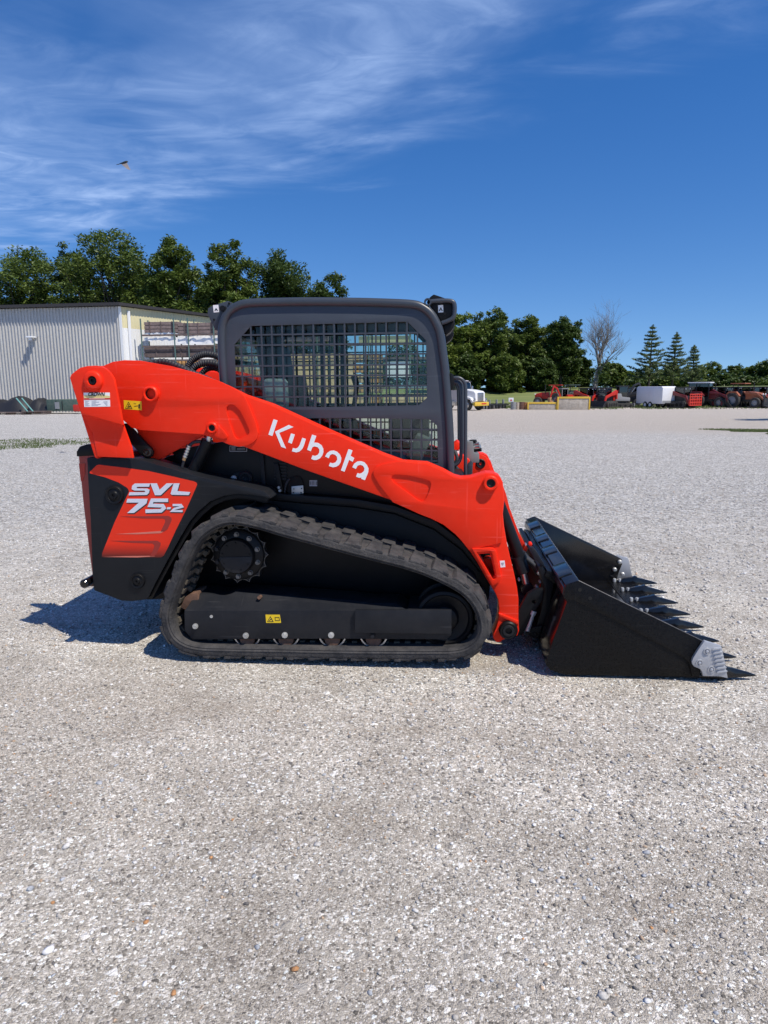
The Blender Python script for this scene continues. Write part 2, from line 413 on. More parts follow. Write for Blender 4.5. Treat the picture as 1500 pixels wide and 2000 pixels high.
# ================================================================== THE SETTING
def ground_material():
    m = bpy.data.materials.new('crushed_limestone'); m.use_nodes = True
    nt = m.node_tree; N = nt.nodes; L = nt.links; b = N['Principled BSDF']
    tc = N.new('ShaderNodeTexCoord'); oc = tc.outputs['Object']
    def math_(op, a, b_=None):
        n = N.new('ShaderNodeMath'); n.operation = op
        for i, v in enumerate((a, b_)):
            if v is None: continue
            if hasattr(v, 'links'): L.new(v, n.inputs[i])
            else: n.inputs[i].default_value = v
        return n.outputs[0]
    def noise(sc, det=4, ro=.6, vec=None):
        n = N.new('ShaderNodeTexNoise'); n.inputs['Scale'].default_value = sc; n.inputs['Detail'].default_value = det; n.inputs['Roughness'].default_value = ro
        L.new(vec or oc, n.inputs['Vector']); return n.outputs['Fac']
    def rng_(v, a, b_, c=0, d=1):
        n = N.new('ShaderNodeMapRange'); L.new(v, n.inputs[0])
        for i, q in enumerate((a, b_, c, d)): n.inputs[i+1].default_value = q
        return n.outputs[0]
    def vor(sc, rnd=1.0):
        n = N.new('ShaderNodeTexVoronoi'); n.inputs['Scale'].default_value = sc; n.inputs['Randomness'].default_value = rnd
        nz = N.new('ShaderNodeTexNoise'); nz.inputs['Scale'].default_value = sc*1.3; nz.inputs['Detail'].default_value = 1; L.new(oc, nz.inputs['Vector'])
        va = N.new('ShaderNodeVectorMath'); va.operation = 'MULTIPLY_ADD'; L.new(nz.outputs['Color'], va.inputs[0]); va.inputs[1].default_value = (.6/sc,)*3; L.new(oc, va.inputs[2])
        L.new(va.outputs[0], n.inputs['Vector']); return n
    def mixc(f, a, c, mode='MIX'):
        n = N.new('ShaderNodeMix'); n.data_type = 'RGBA'; n.blend_type = mode
        if hasattr(f, 'links'): L.new(f, n.inputs[0])
        else: n.inputs[0].default_value = f
        for i, v in ((6, a), (7, c)):
            if hasattr(v, 'links'): L.new(v, n.inputs[i])
            else: n.inputs[i].default_value = (*v, 1)
        return n.outputs[2]
    def ramp(v, stops):
        n = N.new('ShaderNodeValToRGB'); L.new(v, n.inputs[0]); e = n.color_ramp.elements
        while len(e) < len(stops): e.new(.5)
        for q, (p, c) in zip(e, stops): q.position = p; q.color = (*c, 1)
        return n.outputs[0]
    def chan(n):
        s = N.new('ShaderNodeSeparateColor'); L.new(n.outputs['Color'], s.inputs[0]); return s.outputs
    sep = N.new('ShaderNodeSeparateXYZ'); L.new(oc, sep.inputs[0]); X, Y = sep.outputs[0], sep.outputs[1]
    pal = [(0, (0.134, 0.119, 0.099)), (.14, (0.255, 0.223, 0.181)), (.38, (0.389, 0.339, 0.275)), (.62, (0.510, 0.453, 0.372)), (.80, (0.671, 0.607, 0.520)), (.93, (0.832, 0.776, 0.688)), (1, (0.880, 0.901, 0.834))]
    v1 = vor(165); c1 = chan(v1); v2 = vor(105); c2 = chan(v2); v3 = vor(44); c3 = chan(v3); v4 = vor(520); c4 = chan(v4)
    sand = ramp(noise(420, 5, .75), [(.28, (0.208, 0.178, 0.143)), (.5, (0.403, 0.349, 0.281)), (.72, (0.604, 0.536, 0.446))])
    grit = ramp(c1[0], pal); chip = ramp(c2[0], pal); rock = ramp(c3[0], [(0, (0.228, 0.200, 0.169)), (.45, (0.443, 0.401, 0.339)), (.8, (0.671, 0.621, 0.555)), (1, (0.880, 0.841, 0.761))])
    col = mixc(rng_(c4[1], .3, .7), sand, ramp(c4[0], pal))
    col = mixc(math_('GREATER_THAN', c1[1], .50), col, grit)
    big = noise(.55, 4, .55); med = noise(2.2, 5, .6)
    mps = N.new('ShaderNodeMapping'); L.new(oc, mps.inputs[0]); mps.inputs['Rotation'].default_value = (0, 0, rad(14)); mps.inputs['Scale'].default_value = (.22, 2.3, 1)
    rut = noise(1.0, 5, .6, mps.outputs[0])           # long streaks left by wheels and blades
    loose = rng_(math_('ADD', math_('MULTIPLY', big, .5), math_('MULTIPLY', rut, .5)), .43, .60)   # where loose chips lie on the packed fines
    chipm = math_('GREATER_THAN', math_('ADD', c2[1], math_('MULTIPLY', loose, .34)), .90)
    col = mixc(chipm, col, chip)
    rockm = math_('GREATER_THAN', math_('ADD', c3[1], math_('MULTIPLY', loose, .012)), .985)
    col = mixc(rockm, col, rock)
    orange = math_('MULTIPLY', math_('GREATER_THAN', c2[2], .996), chipm)
    col = mixc(orange, col, (.46, .33, .22))
    # broad tone: damp-brown and pale patches, paler loose stone further off, a packed haul lane beyond
    col = mixc(1.0, col, ramp(med, [(.28, (1.06, 1.075, 1.10)), (.5, (1.32, 1.37, 1.43)), (.75, (1.49, 1.54, 1.60))]), 'MULTIPLY')
    col = mixc(1.0, col, ramp(rut, [(.34, (.90, .885, .865)), (.5, (1, 1, 1)), (.66, (1.08, 1.08, 1.08))]), 'MULTIPLY')
    col = mixc(1.0, col, ramp(big, [(.30, (.82, .805, .79)), (.55, (1, 1, 1)), (.75, (1.06, 1.06, 1.06))]), 'MULTIPLY')
    wob = math_('ADD', Y, math_('MULTIPLY', math_('SUBTRACT', noise(.35, 3), .5), 5))
    far = rng_(wob, .2, 5.0); v5 = vor(40); c5 = chan(v5)
    pale = ramp(c5[0], [(0, (.10, .095, .09)), (.22, (.25, .24, .225)), (.42, (.44, .425, .40)), (.68, (.62, .605, .58)), (1, (.86, .85, .83))])
    farm = math_('MULTIPLY', far, rng_(math_('ADD', c5[1], math_('MULTIPLY', med, .6)), .45, .55)); col = mixc(math_('MULTIPLY', farm, .9), col, pale); col = mixc(math_('MULTIPLY', far, .12), col, (.58, .56, .535))
    wob2 = math_('ADD', Y, math_('MULTIPLY', math_('SUBTRACT', noise(.12, 3), .5), 8))
    lane = math_('MULTIPLY', rng_(wob2, 20, 25), math_('SUBTRACT', 1.0, math_('MULTIPLY', rng_(X, -8, -16), 1.0)))
    lanec = mixc(noise(3, 5, .7), (.42, .365, .31), (.58, .525, .465))
    col = mixc(math_('MULTIPLY', lane, .85), col, lanec)
    L.new(col, b.inputs['Base Color']); b.inputs['Roughness'].default_value = .92; b.inputs['Specular IOR Level'].default_value = .25
    def hgt(n, a): return math_('MULTIPLY', math_('SUBTRACT', 1.0, n.outputs['Distance']), a)
    h = math_('ADD', hgt(v1, .0052), math_('MULTIPLY', math_('MULTIPLY', hgt(v2, 1), chipm), .0045))
    h = math_('ADD', h, math_('MULTIPLY', math_('MULTIPLY', hgt(v3, 1), rockm), .010))
    h = math_('ADD', h, math_('MULTIPLY', noise(300, 4, .7), .006)); h = math_('ADD', h, math_('MULTIPLY', c1[2], .0015))
    h = math_('ADD', h, math_('MULTIPLY', med, .022)); h = math_('ADD', h, math_('MULTIPLY', noise(9, 4, .6), .014)); h = math_('ADD', h, math_('MULTIPLY', noise(28, 3, .6), .007)); h = math_('ADD', h, math_('MULTIPLY', rut, .03)); h = math_('ADD', h, math_('MULTIPLY', math_('MULTIPLY', hgt(v5, 1), farm), .022))
    bp = N.new('ShaderNodeBump'); bp.inputs['Strength'].default_value = 1.0; bp.inputs['Distance'].default_value = 1.0
    L.new(h, bp.inputs['Height']); L.new(bp.outputs[0], b.inputs['Normal'])
    return m
GROUNDM = ground_material()

def axis(parts):
    out = []
    for a, b, n in parts: out += list(np.linspace(a, b, n, endpoint=False))
    return out+[parts[-1][1]]
def make_ground():
    xs = axis([(-900, -120, 6), (-120, -20, 20), (-20, 20, 20), (20, 120, 20), (120, 900, 6)])
    ys = axis([(-60, 0, 12), (0, 70, 50), (70, 130, 10), (130, 1500, 8)])
    vs = []; fs = []
    for y in ys:
        for x in xs: vs.append((x, y, gz(x, y)))
    n = len(xs)
    for j in range(len(ys)-1):
        for i in range(n-1): fs.append((j*n+i, j*n+i+1, (j+1)*n+i+1, (j+1)*n+i))
    me = bpy.data.meshes.new('ground'); me.from_pydata(vs, [], fs); me.materials.append(GROUNDM); finish(me, True, 180)
    o = bpy.data.objects.new('ground', me); C.objects.link(o); o['kind'] = 'structure'; return o
make_ground()

def lawn_z(x, y):
    t = min(1, max(0, (y-86)/36)); return gz(x, y)+0.02+2.15*t*t*(3-2*t)
def make_lawn():
    m = bpy.data.materials.new('mown_lawn'); m.use_nodes = True; nt = m.node_tree; N = nt.nodes; L = nt.links; b = N['Principled BSDF']
    tc = N.new('ShaderNodeTexCoord'); cols = []
    mp = N.new('ShaderNodeMapping'); L.new(tc.outputs['Object'], mp.inputs[0]); mp.inputs['Scale'].default_value = (.08, .6, 1)
    n = N.new('ShaderNodeTexNoise'); L.new(mp.outputs[0], n.inputs['Vector']); n.inputs['Scale'].default_value = 1; n.inputs['Detail'].default_value = 8; n.inputs['Roughness'].default_value = .7
    r = N.new('ShaderNodeValToRGB'); L.new(n.outputs['Fac'], r.inputs[0]); e = r.color_ramp.elements
    e[0].position = .3; e[0].color = (.090, .135, .030, 1); e[1].position = .75; e[1].color = (.24, .25, .09, 1)
    L.new(r.outputs[0], b.inputs['Base Color']); b.inputs['Roughness'].default_value = .9
    xs = axis([(-400, -60, 10), (-60, 120, 60), (120, 500, 8)]); ys = axis([(84, 124, 20), (124, 700, 8)])
    vs = []; fs = []; n_ = len(xs)
    for j, y in enumerate(ys):
        for x in xs:
            yy = y+(1.8*math.sin(x*.21)+1.2*math.sin(x*.57+1)-.25*max(0, min(40, x-8))*0 if j == 0 else 0)
            vs.append((x, yy, (gz(x, yy)-.03 if j == 0 else lawn_z(x, yy)+.10*math.sin(x*.13+y*.05))))
    for j in range(len(ys)-1):
        for i in range(n_-1): fs.append((j*n_+i, j*n_+i+1, (j+1)*n_+i+1, (j+1)*n_+i))
    me = bpy.data.meshes.new('lawn'); me.from_pydata(vs, [], fs); me.materials.append(m); finish(me, True, 180)
    o = bpy.data.objects.new('lawn', me); C.objects.link(o); o['kind'] = 'structure'
make_lawn()

# loose stones lying on the packed ground (nobody could count them)
ICO_V = []; ICO_F = []
_bm = bmesh.new(); bmesh.ops.create_icosphere(_bm, subdivisions=1, radius=1.0)
ICO_V = np.array([v.co[:] for v in _bm.verts]); ICO_F = np.array([[v.index for v in f.verts] for f in _bm.faces]); _bm.free()
STONEM = bpy.data.materials.new('loose_stone'); STONEM.use_nodes = True
def _stonemat():
    nt = STONEM.node_tree; N = nt.nodes; L = nt.links; b = N['Principled BSDF']
    a = N.new('ShaderNodeAttribute'); a.attribute_name = 'stone_tone'
    tc = N.new('ShaderNodeTexCoord'); n = N.new('ShaderNodeTexNoise'); L.new(tc.outputs['Object'], n.inputs['Vector']); n.inputs['Scale'].default_value = 160; n.inputs['Detail'].default_value = 5
    mr = N.new('ShaderNodeMapRange'); L.new(n.outputs['Fac'], mr.inputs[0]); mr.inputs[1].default_value = .3; mr.inputs[2].default_value = .7; mr.inputs[3].default_value = .72; mr.inputs[4].default_value = 1.2
    mx = N.new('ShaderNodeMix'); mx.data_type = 'RGBA'; mx.blend_type = 'MULTIPLY'; mx.inputs[0].default_value = 1; L.new(a.outputs['Color'], mx.inputs[6]); L.new(mr.outputs[0], mx.inputs[7])
    L.new(mx.outputs[2], b.inputs['Base Color']); b.inputs['Roughness'].default_value = .88; b.inputs['Specular IOR Level'].default_value = .3
    bp = N.new('ShaderNodeBump'); bp.inputs['Strength'].default_value = .5; bp.inputs['Distance'].default_value = .002; L.new(n.outputs['Fac'], bp.inputs['Height']); L.new(bp.outputs[0], b.inputs['Normal'])
_stonemat()
TONES = np.array([(.36, .335, .30), (.43, .405, .37), (.28, .26, .235), (.52, .50, .47), (.64, .625, .60), (.76, .755, .74), (.16, .15, .14), (.38, .40, .43), (.46, .34, .24), (.46, .24, .11)])
TPROB = np.array([.22, .20, .14, .15, .10, .055, .055, .05, .025, .005]); TPROB = TPROB/TPROB.sum()
def stones_mesh(name, pos, size, flat=(.35, .7), pale=0.0):
    n = len(pos)
    V = np.repeat(ICO_V[None], n, 0)*rng.uniform(.66, 1.22, (n, 12 if len(ICO_V) == 12 else len(ICO_V), 1))
    V = V*np.stack([rng.uniform(.75, 1.3, n), rng.uniform(.6, 1.0, n), rng.uniform(flat[0], flat[1], n)], 1)[:, None, :]*size[:, None, None]
    a = rng.uniform(0, 6.283, n); ca, sa = np.cos(a)[:, None], np.sin(a)[:, None]; t = rng.normal(0, .22, n)[:, None]
    x = V[..., 0]*ca-V[..., 1]*sa; y = V[..., 0]*sa+V[..., 1]*ca; z = V[..., 2]+x*t
    W = np.stack([x, y, z], -1)+pos[:, None, :]
    W[..., 2] += (size*rng.uniform(.02, .35, n))[:, None]
    nv = ICO_V.shape[0]; F = (ICO_F[None]+(np.arange(n)*nv)[:, None, None]).reshape(-1, 3)
    me = bpy.data.meshes.new(name); me.vertices.add(n*nv); me.vertices.foreach_set('co', W.reshape(-1).astype('f'))
    me.loops.add(len(F)*3); me.loops.foreach_set('vertex_index', F.reshape(-1).astype('i'))
    me.polygons.add(len(F)); me.polygons.foreach_set('loop_start', np.arange(0, len(F)*3, 3, dtype='i')); me.polygons.foreach_set('loop_total', np.full(len(F), 3, 'i'))
    me.update(calc_edges=True)
    at = me.attributes.new('stone_tone', 'FLOAT_COLOR', 'POINT')
    c = TONES[rng.choice(len(TONES), n, p=TPROB)]*rng.uniform(.85, 1.15, (n, 1)); c = c*(1-pale)+np.array((.60, .585, .56))*pale
    c = np.concatenate([c, np.ones((n, 1))], 1); at.data.foreach_set('color', np.repeat(c, nv, 0).astype('f').ravel())
    me.materials.append(STONEM); return me
def in_view(px, py): return 0
def scatter(n, y0, y1, pw, smin, smax, k):
    """stones on the ground in view, y measured from the machine's near side"""
    u = rng.uniform(0, 1, n); y = y0+(y1-y0)*u**pw; d = y-CAM.y
    x = rng.uniform(-1, 1, n)*(.66*d+.25)-math.tan(YAW)*d
    s = smin*(smax/smin)**(rng.uniform(0, 1, n)**k)
    z = np.array([gz(a, b) for a, b in zip(x, y)])
    return np.stack([x, y, z], 1), s
def place_stuff(name, me, label, cat):
    o = bpy.data.objects.new(name, me); C.objects.link(o); o['kind'] = 'stuff'; o['label'] = label; o['category'] = cat; return o
p1, s1 = scatter(62000, -2.35, 0.6, .75, .0018, .0100, 3.0)
# gather the chips into drifts, as wheels leave them
keep = (np.sin(p1[:, 0]*2.1+np.cos(p1[:, 1]*1.7)*1.5)+np.sin(p1[:, 1]*3.3+p1[:, 0]*.8)+rng.normal(0, 1.0, len(p1))) > -.7
place_stuff('gravel', stones_mesh('gravel', p1[keep], s1[keep]), 'loose grey and white gravel chips on the ground in the foreground', 'gravel')
p2, s2 = scatter(30000, 0.2, 9.0, .8, .005, .017, 1.6)
place_stuff('gravel', stones_mesh('gravel', p2, s2, (.5, .9), .35), 'pale loose gravel spread on the yard behind the machine', 'gravel')

# bigger chips gathered in small drifts
def drifts():
    n = 26; cy_ = rng.uniform(-2.2, 6.0, n); cx_ = rng.uniform(-1, 1, n)*(.62*(cy_-CAM.y))-math.tan(YAW)*(cy_-CAM.y); P_ = []; S_ = []
    for a, b in zip(cx_, cy_):
        k = int(rng.integers(14, 46)); sp = rng.uniform(.10, .35); P_.append(np.stack([a+rng.normal(0, sp*1.6, k), b+rng.normal(0, sp, k), np.zeros(k)], 1)); S_.append(.006*(2.4)**(rng.uniform(0, 1, k)**1.6))
    place_stuff('gravel', stones_mesh('gravel', np.concatenate(P_), np.concatenate(S_), (.4, .75), .15), 'bigger stone chips lying in small drifts on the gravel', 'gravel')
drifts()
# a few larger stones that stand out singly
STONES = [(768, 1352, .020, 4, 'pale grey stone lying just in front of the middle of the track'), (97, 1858, .030, 5, 'largest white stone near the bottom left corner'), (340, 1940, .017, 9, 'orange brown stone low on the left, nearest the bottom edge'),
          (575, 1895, .020, 9, 'orange brown stone right of the lower small white stones'), (283, 1922, .016, 5, 'small white stone beside the low orange brown stone'), (620, 1650, .022, 3, 'light grey flat stone in the middle of the foreground'), (258, 1845, .015, 5, 'small white stone right of the largest white one'),
          (875, 1590, .018, 5, 'white stone right of the centre of the foreground'), (1178, 1948, .028, 3, 'light grey stone low on the right near the bottom edge'), (1302, 1660, .022, 3, 'light grey stone on the right half of the foreground'), (60, 1738, .026, 7, 'bluish grey flat stone close to the left edge'),
          (130, 1655, .030, 4, 'wide pale grey stone at the left, above the bluish one'), (195, 1530, .022, 7, 'bluish grey stone in the upper left of the foreground'), (1040, 1722, .018, 5, 'white stone in the lower right half of the foreground'), (1480, 1630, .014, 6, 'nearly black stone at the right edge of the foreground'), (1415, 1360, .014, 4, 'small pale grey stone just below the bucket teeth')]
TNAME = ['grey', 'tan grey', 'dark grey', 'light grey', 'pale grey', 'white', 'nearly black', 'bluish grey', 'brown', 'orange brown']
def put_stones():
    for i, (a, b, s, t, lb) in enumerate(STONES):
        g = G(a, b); me = stones_mesh('stone', np.array([(0., 0., 0.)]), np.array([s*.62]), (.4, .65))
        c = np.tile(np.append(TONES[t], 1), (len(me.vertices), 1)); me.attributes['stone_tone'].data.foreach_set('color', c.astype('f').ravel())
        o = bpy.data.objects.new('stone', me); C.objects.link(o); o.location = (g.x, g.y, 0.0)
        tag(o, lb, 'stone', 'larger loose stones on the gravel')
put_stones()

# grass
def blades_mesh(name, pts, h, w):
    n = len(pts); a = rng.uniform(0, 6.283, n); hh = h*rng.uniform(.5, 1.2, n); lean = rng.normal(0, .35, (n, 2))*hh[:, None]
    dx = np.stack([np.cos(a), np.sin(a), np.zeros(n)], 1)*w
    tip = pts+np.concatenate([lean, hh[:, None]], 1); V = np.stack([pts-dx, pts+dx, tip], 1).reshape(-1, 3)
    me = bpy.data.meshes.new(name); me.from_pydata(V.tolist(), [], np.arange(n*3).reshape(-1, 3).tolist()); me.materials.append(GRASSM); return me
def grass_patch(cx, cy, rx, ry, n, h, label):
    r = np.sqrt(rng.uniform(0, 1, n)); a = rng.uniform(0, 6.283, n)
    wv = 1+.35*np.sin(a*3+cx)+.2*np.sin(a*7+cy)
    x = cx+rx*r*wv*np.cos(a); y = cy+ry*r*wv*np.sin(a); z = np.array([gz(p, q) for p, q in zip(x, y)])
    place_stuff('grass', blades_mesh('grass', np.stack([x, y, z], 1), h, .012), label, 'grass')
g = G(30, 872, -.02); grass_patch(g.x-1.4, g.y, 3.2, 3.4, 4200, .05, 'sparse grass growing through the gravel at the left edge')
g = G(120, 868, -.02); grass_patch(g.x-.6, g.y+.4, 1.3, 1.6, 900, .045, 'thin grass tufts in the gravel left of the loader')
g = G(1480, 842, -.1); grass_patch(g.x+1.9, g.y, 3.0, 2.0, 15000, .05, 'low green grass strip on the gravel at the right edge')

# ================================================================== THE COMPACT TRACK LOADER
LO = empty('compact_track_loader', (-.6, WID/2, 0), 'red and black compact track loader with caged cab and toothed bucket in the yard', 'track loader')
def ring_y(c_px, Y, prof, name, m, parent, n=32):
    c = P(c_px[0], c_px[1], Y); b = MB(); b.lathe(c, (0, 1, 0), prof, n); return b.build(name, m, parent)
def px2m(r, Y): return r*(Y-CAM.y)/FPX*1.0

# ---- track -----------------------------------------------------------------
TR_IN = [(461, 1028), (506, 1037), (546, 1049), (612, 1067), (680, 1085.5), (740, 1101), (790, 1114), (836, 1130), (878, 1150), (906, 1169), (925, 1194), (933, 1224), (928, 1246), (914, 1260), (890, 1268),
         (840, 1269.5), (740, 1269), (640, 1268), (540, 1266), (440, 1264.5), (395, 1263), (365, 1257), (344, 1243), (334, 1222), (332.5, 1201), (340, 1172), (354, 1134), (371, 1094), (391, 1060), (413, 1041), (435, 1030)]
def resample(pts, n):
    c = catmull([(x, z, 0) for x, z in pts], 10); d = [0]
    for i in range(len(c)): d.append(d[-1]+(c[(i+1) % len(c)]-c[i]).length)
    tot = d[-1]; out = []; j = 0
    for k in range(n):
        s = tot*k/n
        while d[j+1] < s: j += 1
        t = (s-d[j])/(d[j+1]-d[j]); q = c[j].lerp(c[(j+1) % len(c)], t); out.append((q.x, q.y))
    return out, tot
def make_track():
    NP = 288; path, tot = resample(xz(TR_IN, 0.0), NP); cx = sum(p[0] for p in path)/NP
    nr = []; tg = []
    for i in range(NP):
        a = path[i-2]; b = path[(i+2) % NP]; d = Vector((b[0]-a[0], b[1]-a[1])).normalized(); tg.append(d); nr.append(Vector((-d.y, d.x)))
    if nr[0].y < 0: nr = [-v for v in nr]
    prof = [(.0, .030), (.004, .012), (.010, .006), (.013, .010), (.016, .004), (.022, .000), (.030, .003), (.044, .0), (.056, .006), (.060, .02), (.060, .38), (.056, .394), (.044, .4), (.010, .4), (.0, .37)]
    K = len(prof); b = MB(); vs = []; fs = []
    for i in range(NP):
        x, z = path[i]; n = nr[i]; w = .0022*math.sin(i*.9)+.0016*math.sin(i*2.3)
        for h, y in prof:
            q = h+(w if h > .04 else 0); vs.append((x+n.x*q, y, z+n.y*q))
    for i in range(NP):
        j = (i+1) % NP
        for k in range(K): l = (k+1) % K; fs.append((i*K+k, j*K+k, j*K+l, i*K+l))
    b.add(vs, fs); belt = b.build('track', RUBBER, LO, smooth=True, ang=50)
    def frame(s):
        f = (s % 1.0)*NP; i = int(f); t = f-i; j = (i+1) % NP
        return Vector(path[i]).lerp(Vector(path[j]), t), tg[i].lerp(tg[j], t).normalized(), nr[i].lerp(nr[j], t).normalized()
    NL = 34
    for k in range(NL*2):
        half = k % 2; s = (k/2+.30)/NL; p, t, n = frame(s); R_ = random.Random(k)
        y0, y1 = ((.0, .205) if half == 0 else (.195, .4)); q = MB(); L0, L1 = .104, .076
        vv = []
        for (yy, ln) in ((y0+.004, 1), (y0+.03 if half == 0 else y0+.0, 1.0), (y1-.03 if half else y1, .82), (y1-.004, .82)):
            for (a, h) in ((-L0/2, .052), (-L1/2, .078), (L1/2, .078), (L0/2, .052)):
                h2 = h-(.012 if (h > .06 and (yy < .02 or yy > .38)) else 0)+R_.uniform(-.007, .003); a2 = a*ln+R_.uniform(-.008, .008)
                vv.append((p.x+t.x*a2+n.x*h2, yy, p.y+t.y*a2+n.y*h2))
        ff = [(0, 1, 2, 3), (15, 14, 13, 12)]
        for g in range(3):
            for e in range(4): ff.append((g*4+e, g*4+4+e, g*4+4+(e+1) % 4, g*4+(e+1) % 4))
        q.add(vv, ff)
        if half == 0:      # the scalloped block beside each lug
            sp, st, sn = frame(s+.28/NL)
            q.box((sp.x+sn.x*.062, .018, sp.y+sn.y*.062), (.036, .03, .016), rot=(0, -math.atan2(st.y, st.x), 0))
        lug = q.build('tread_lug', RUBBER, belt, bevel=.006, ang=50)
    # steel cores with guide teeth on the inner face
    ins = MB(); rail = MB()
    for k in range(NL*2):
        p, t, n = frame((k+.3)/(NL*2)); ang = -math.atan2(t.y, t.x)
        for yy in (.18, .22):
            ins.box((p.x-n.x*.016, yy, p.y-n.y*.016), (.034, .022, .038), rot=(0, ang, 0), taper=(.7, .8))
        rail.box((p.x-n.x*.004, .2, p.y-n.y*.004), (.030, .20, .012), rot=(0, ang, 0))
    ins.build('guide_teeth', RUBIN, belt, bevel=.004)['kind'] = 'stuff'
    rail.build('core_bars', RUBIN, belt)['kind'] = 'stuff'
    return belt
belt = make_track()
def mir_tree(o, parent):
    q = mir(o, parent=parent)
    for k, v in o.items():
        if k == 'kind': q[k] = v
    for ch in list(o.children): mir_tree(ch, q)
    return q
mir_tree(belt, LO)

# ---- running gear ------------------------------------------------------------
def sprocket():
    c = P(460, 1088, .10); b = MB(); NT = 15; pr = []
    for i in range(NT):
        for t in (0, .08, .2, .35, .5, .65, .8, .92):
            a = 2*math.pi*(i+t)/NT; r = .172-.021*math.sin(math.pi*t)**.7; pr.append((c.x+r*math.cos(a), c.z+r*math.sin(a)))
    b.prism(pr, .17, .215); o = b.build('sprocket', FRAMEM, LO, bevel=.004)
    w_ = MB(); n_ = len(pr)
    for i in range(n_):
        a, d = pr[i], pr[(i+1) % n_]; k = .975; q = [a, d, (c.x+(d[0]-c.x)*k, c.z+(d[1]-c.z)*k), (c.x+(a[0]-c.x)*k, c.z+(a[1]-c.z)*k)]; w_.prism(q, .1675, .1695)
    w_.build('worn_tooth_edge', mat('worn_steel_edge', (.13, .12, .11), .5, metal=.4, var=.4, vscale=30), o)
    b = MB(); b.lathe((c.x, .17, c.z), (0, 1, 0), [(.0, .150), (-.02, .146), (-.03, .132), (-.035, .104), (-.06, .100), (-.066, .094), (-.066, 0)], 40); b.build('hub', BLACK, o)
    b = MB(); pr = [(c.x+.094*math.cos(a), c.z+.094*math.sin(a)) for a in np.linspace(math.pi+.04, 2*math.pi+.04, 20)]; b.prism(pr, .100, .104); b.build('hub_cover', FRAMEM, o, bevel=.001)
    for i in range(10):
        a = rad(18+36*i); b = MB(); x, z = c.x+.122*math.cos(a), c.z+.122*math.sin(a); b.cyl((x, .142, z), (x, .120, z), .011, 6); b.cyl((x, .143, z), (x, .136, z), .015, 12); b.build('bolt', mat('dull_bolt', (.16, .155, .15), .5, metal=.5, var=.3) if i not in (4, 5) else FRAMEM, o)
    for i in range(9):
        a = rad(10+40*i); b = MB(); x, z = c.x+.080*math.cos(a), c.z+.080*math.sin(a); b.cyl((x, .105, z), (x, .098, z), .006, 6); b.build('small_bolt', BLACK, o)
    return o
mir_tree(sprocket(), LO)
def wheel(px, py, r, name, y=.05):
    c = P(px, py, .08); c.y = 0; b = MB()
    b.lathe((c.x, 0, c.z), (0, 1, 0), [(.34, .03), (.34, r*.9), (.32, r), (.24, r), (.23, r*.72), (.17, r*.72), (.16, r), (.09, r), (.08, r*.96), (.075, r*.86), (.09, r*.80), (.10, r*.5), (.075, r*.42), (.06, .035), (.06, 0)], 40)
    return b.build(name, BLACK, LO)
idl = wheel(868, 1209, .163, 'idler_wheel'); mir(idl)
for x in (481, 557, 648, 729):
    w = wheel(x, 1240, .079, 'roller')
    c = P(x, 1240, .05); b = MB(); b.lathe((c.x, .062, c.z), (0, 1, 0), [(.012, .080), (.006, .082), (.0, .080), (.0, .072), (.012, .070)], 32); b.build('worn_rim', STEEL, w)
    b = MB(); b.lathe((c.x, .058, c.z-.03), (0, 1, 0), [(.01, .046), (0, .042), (0, 0)], 20); b.build('hub_cap', RUST, w)
    mir(w)
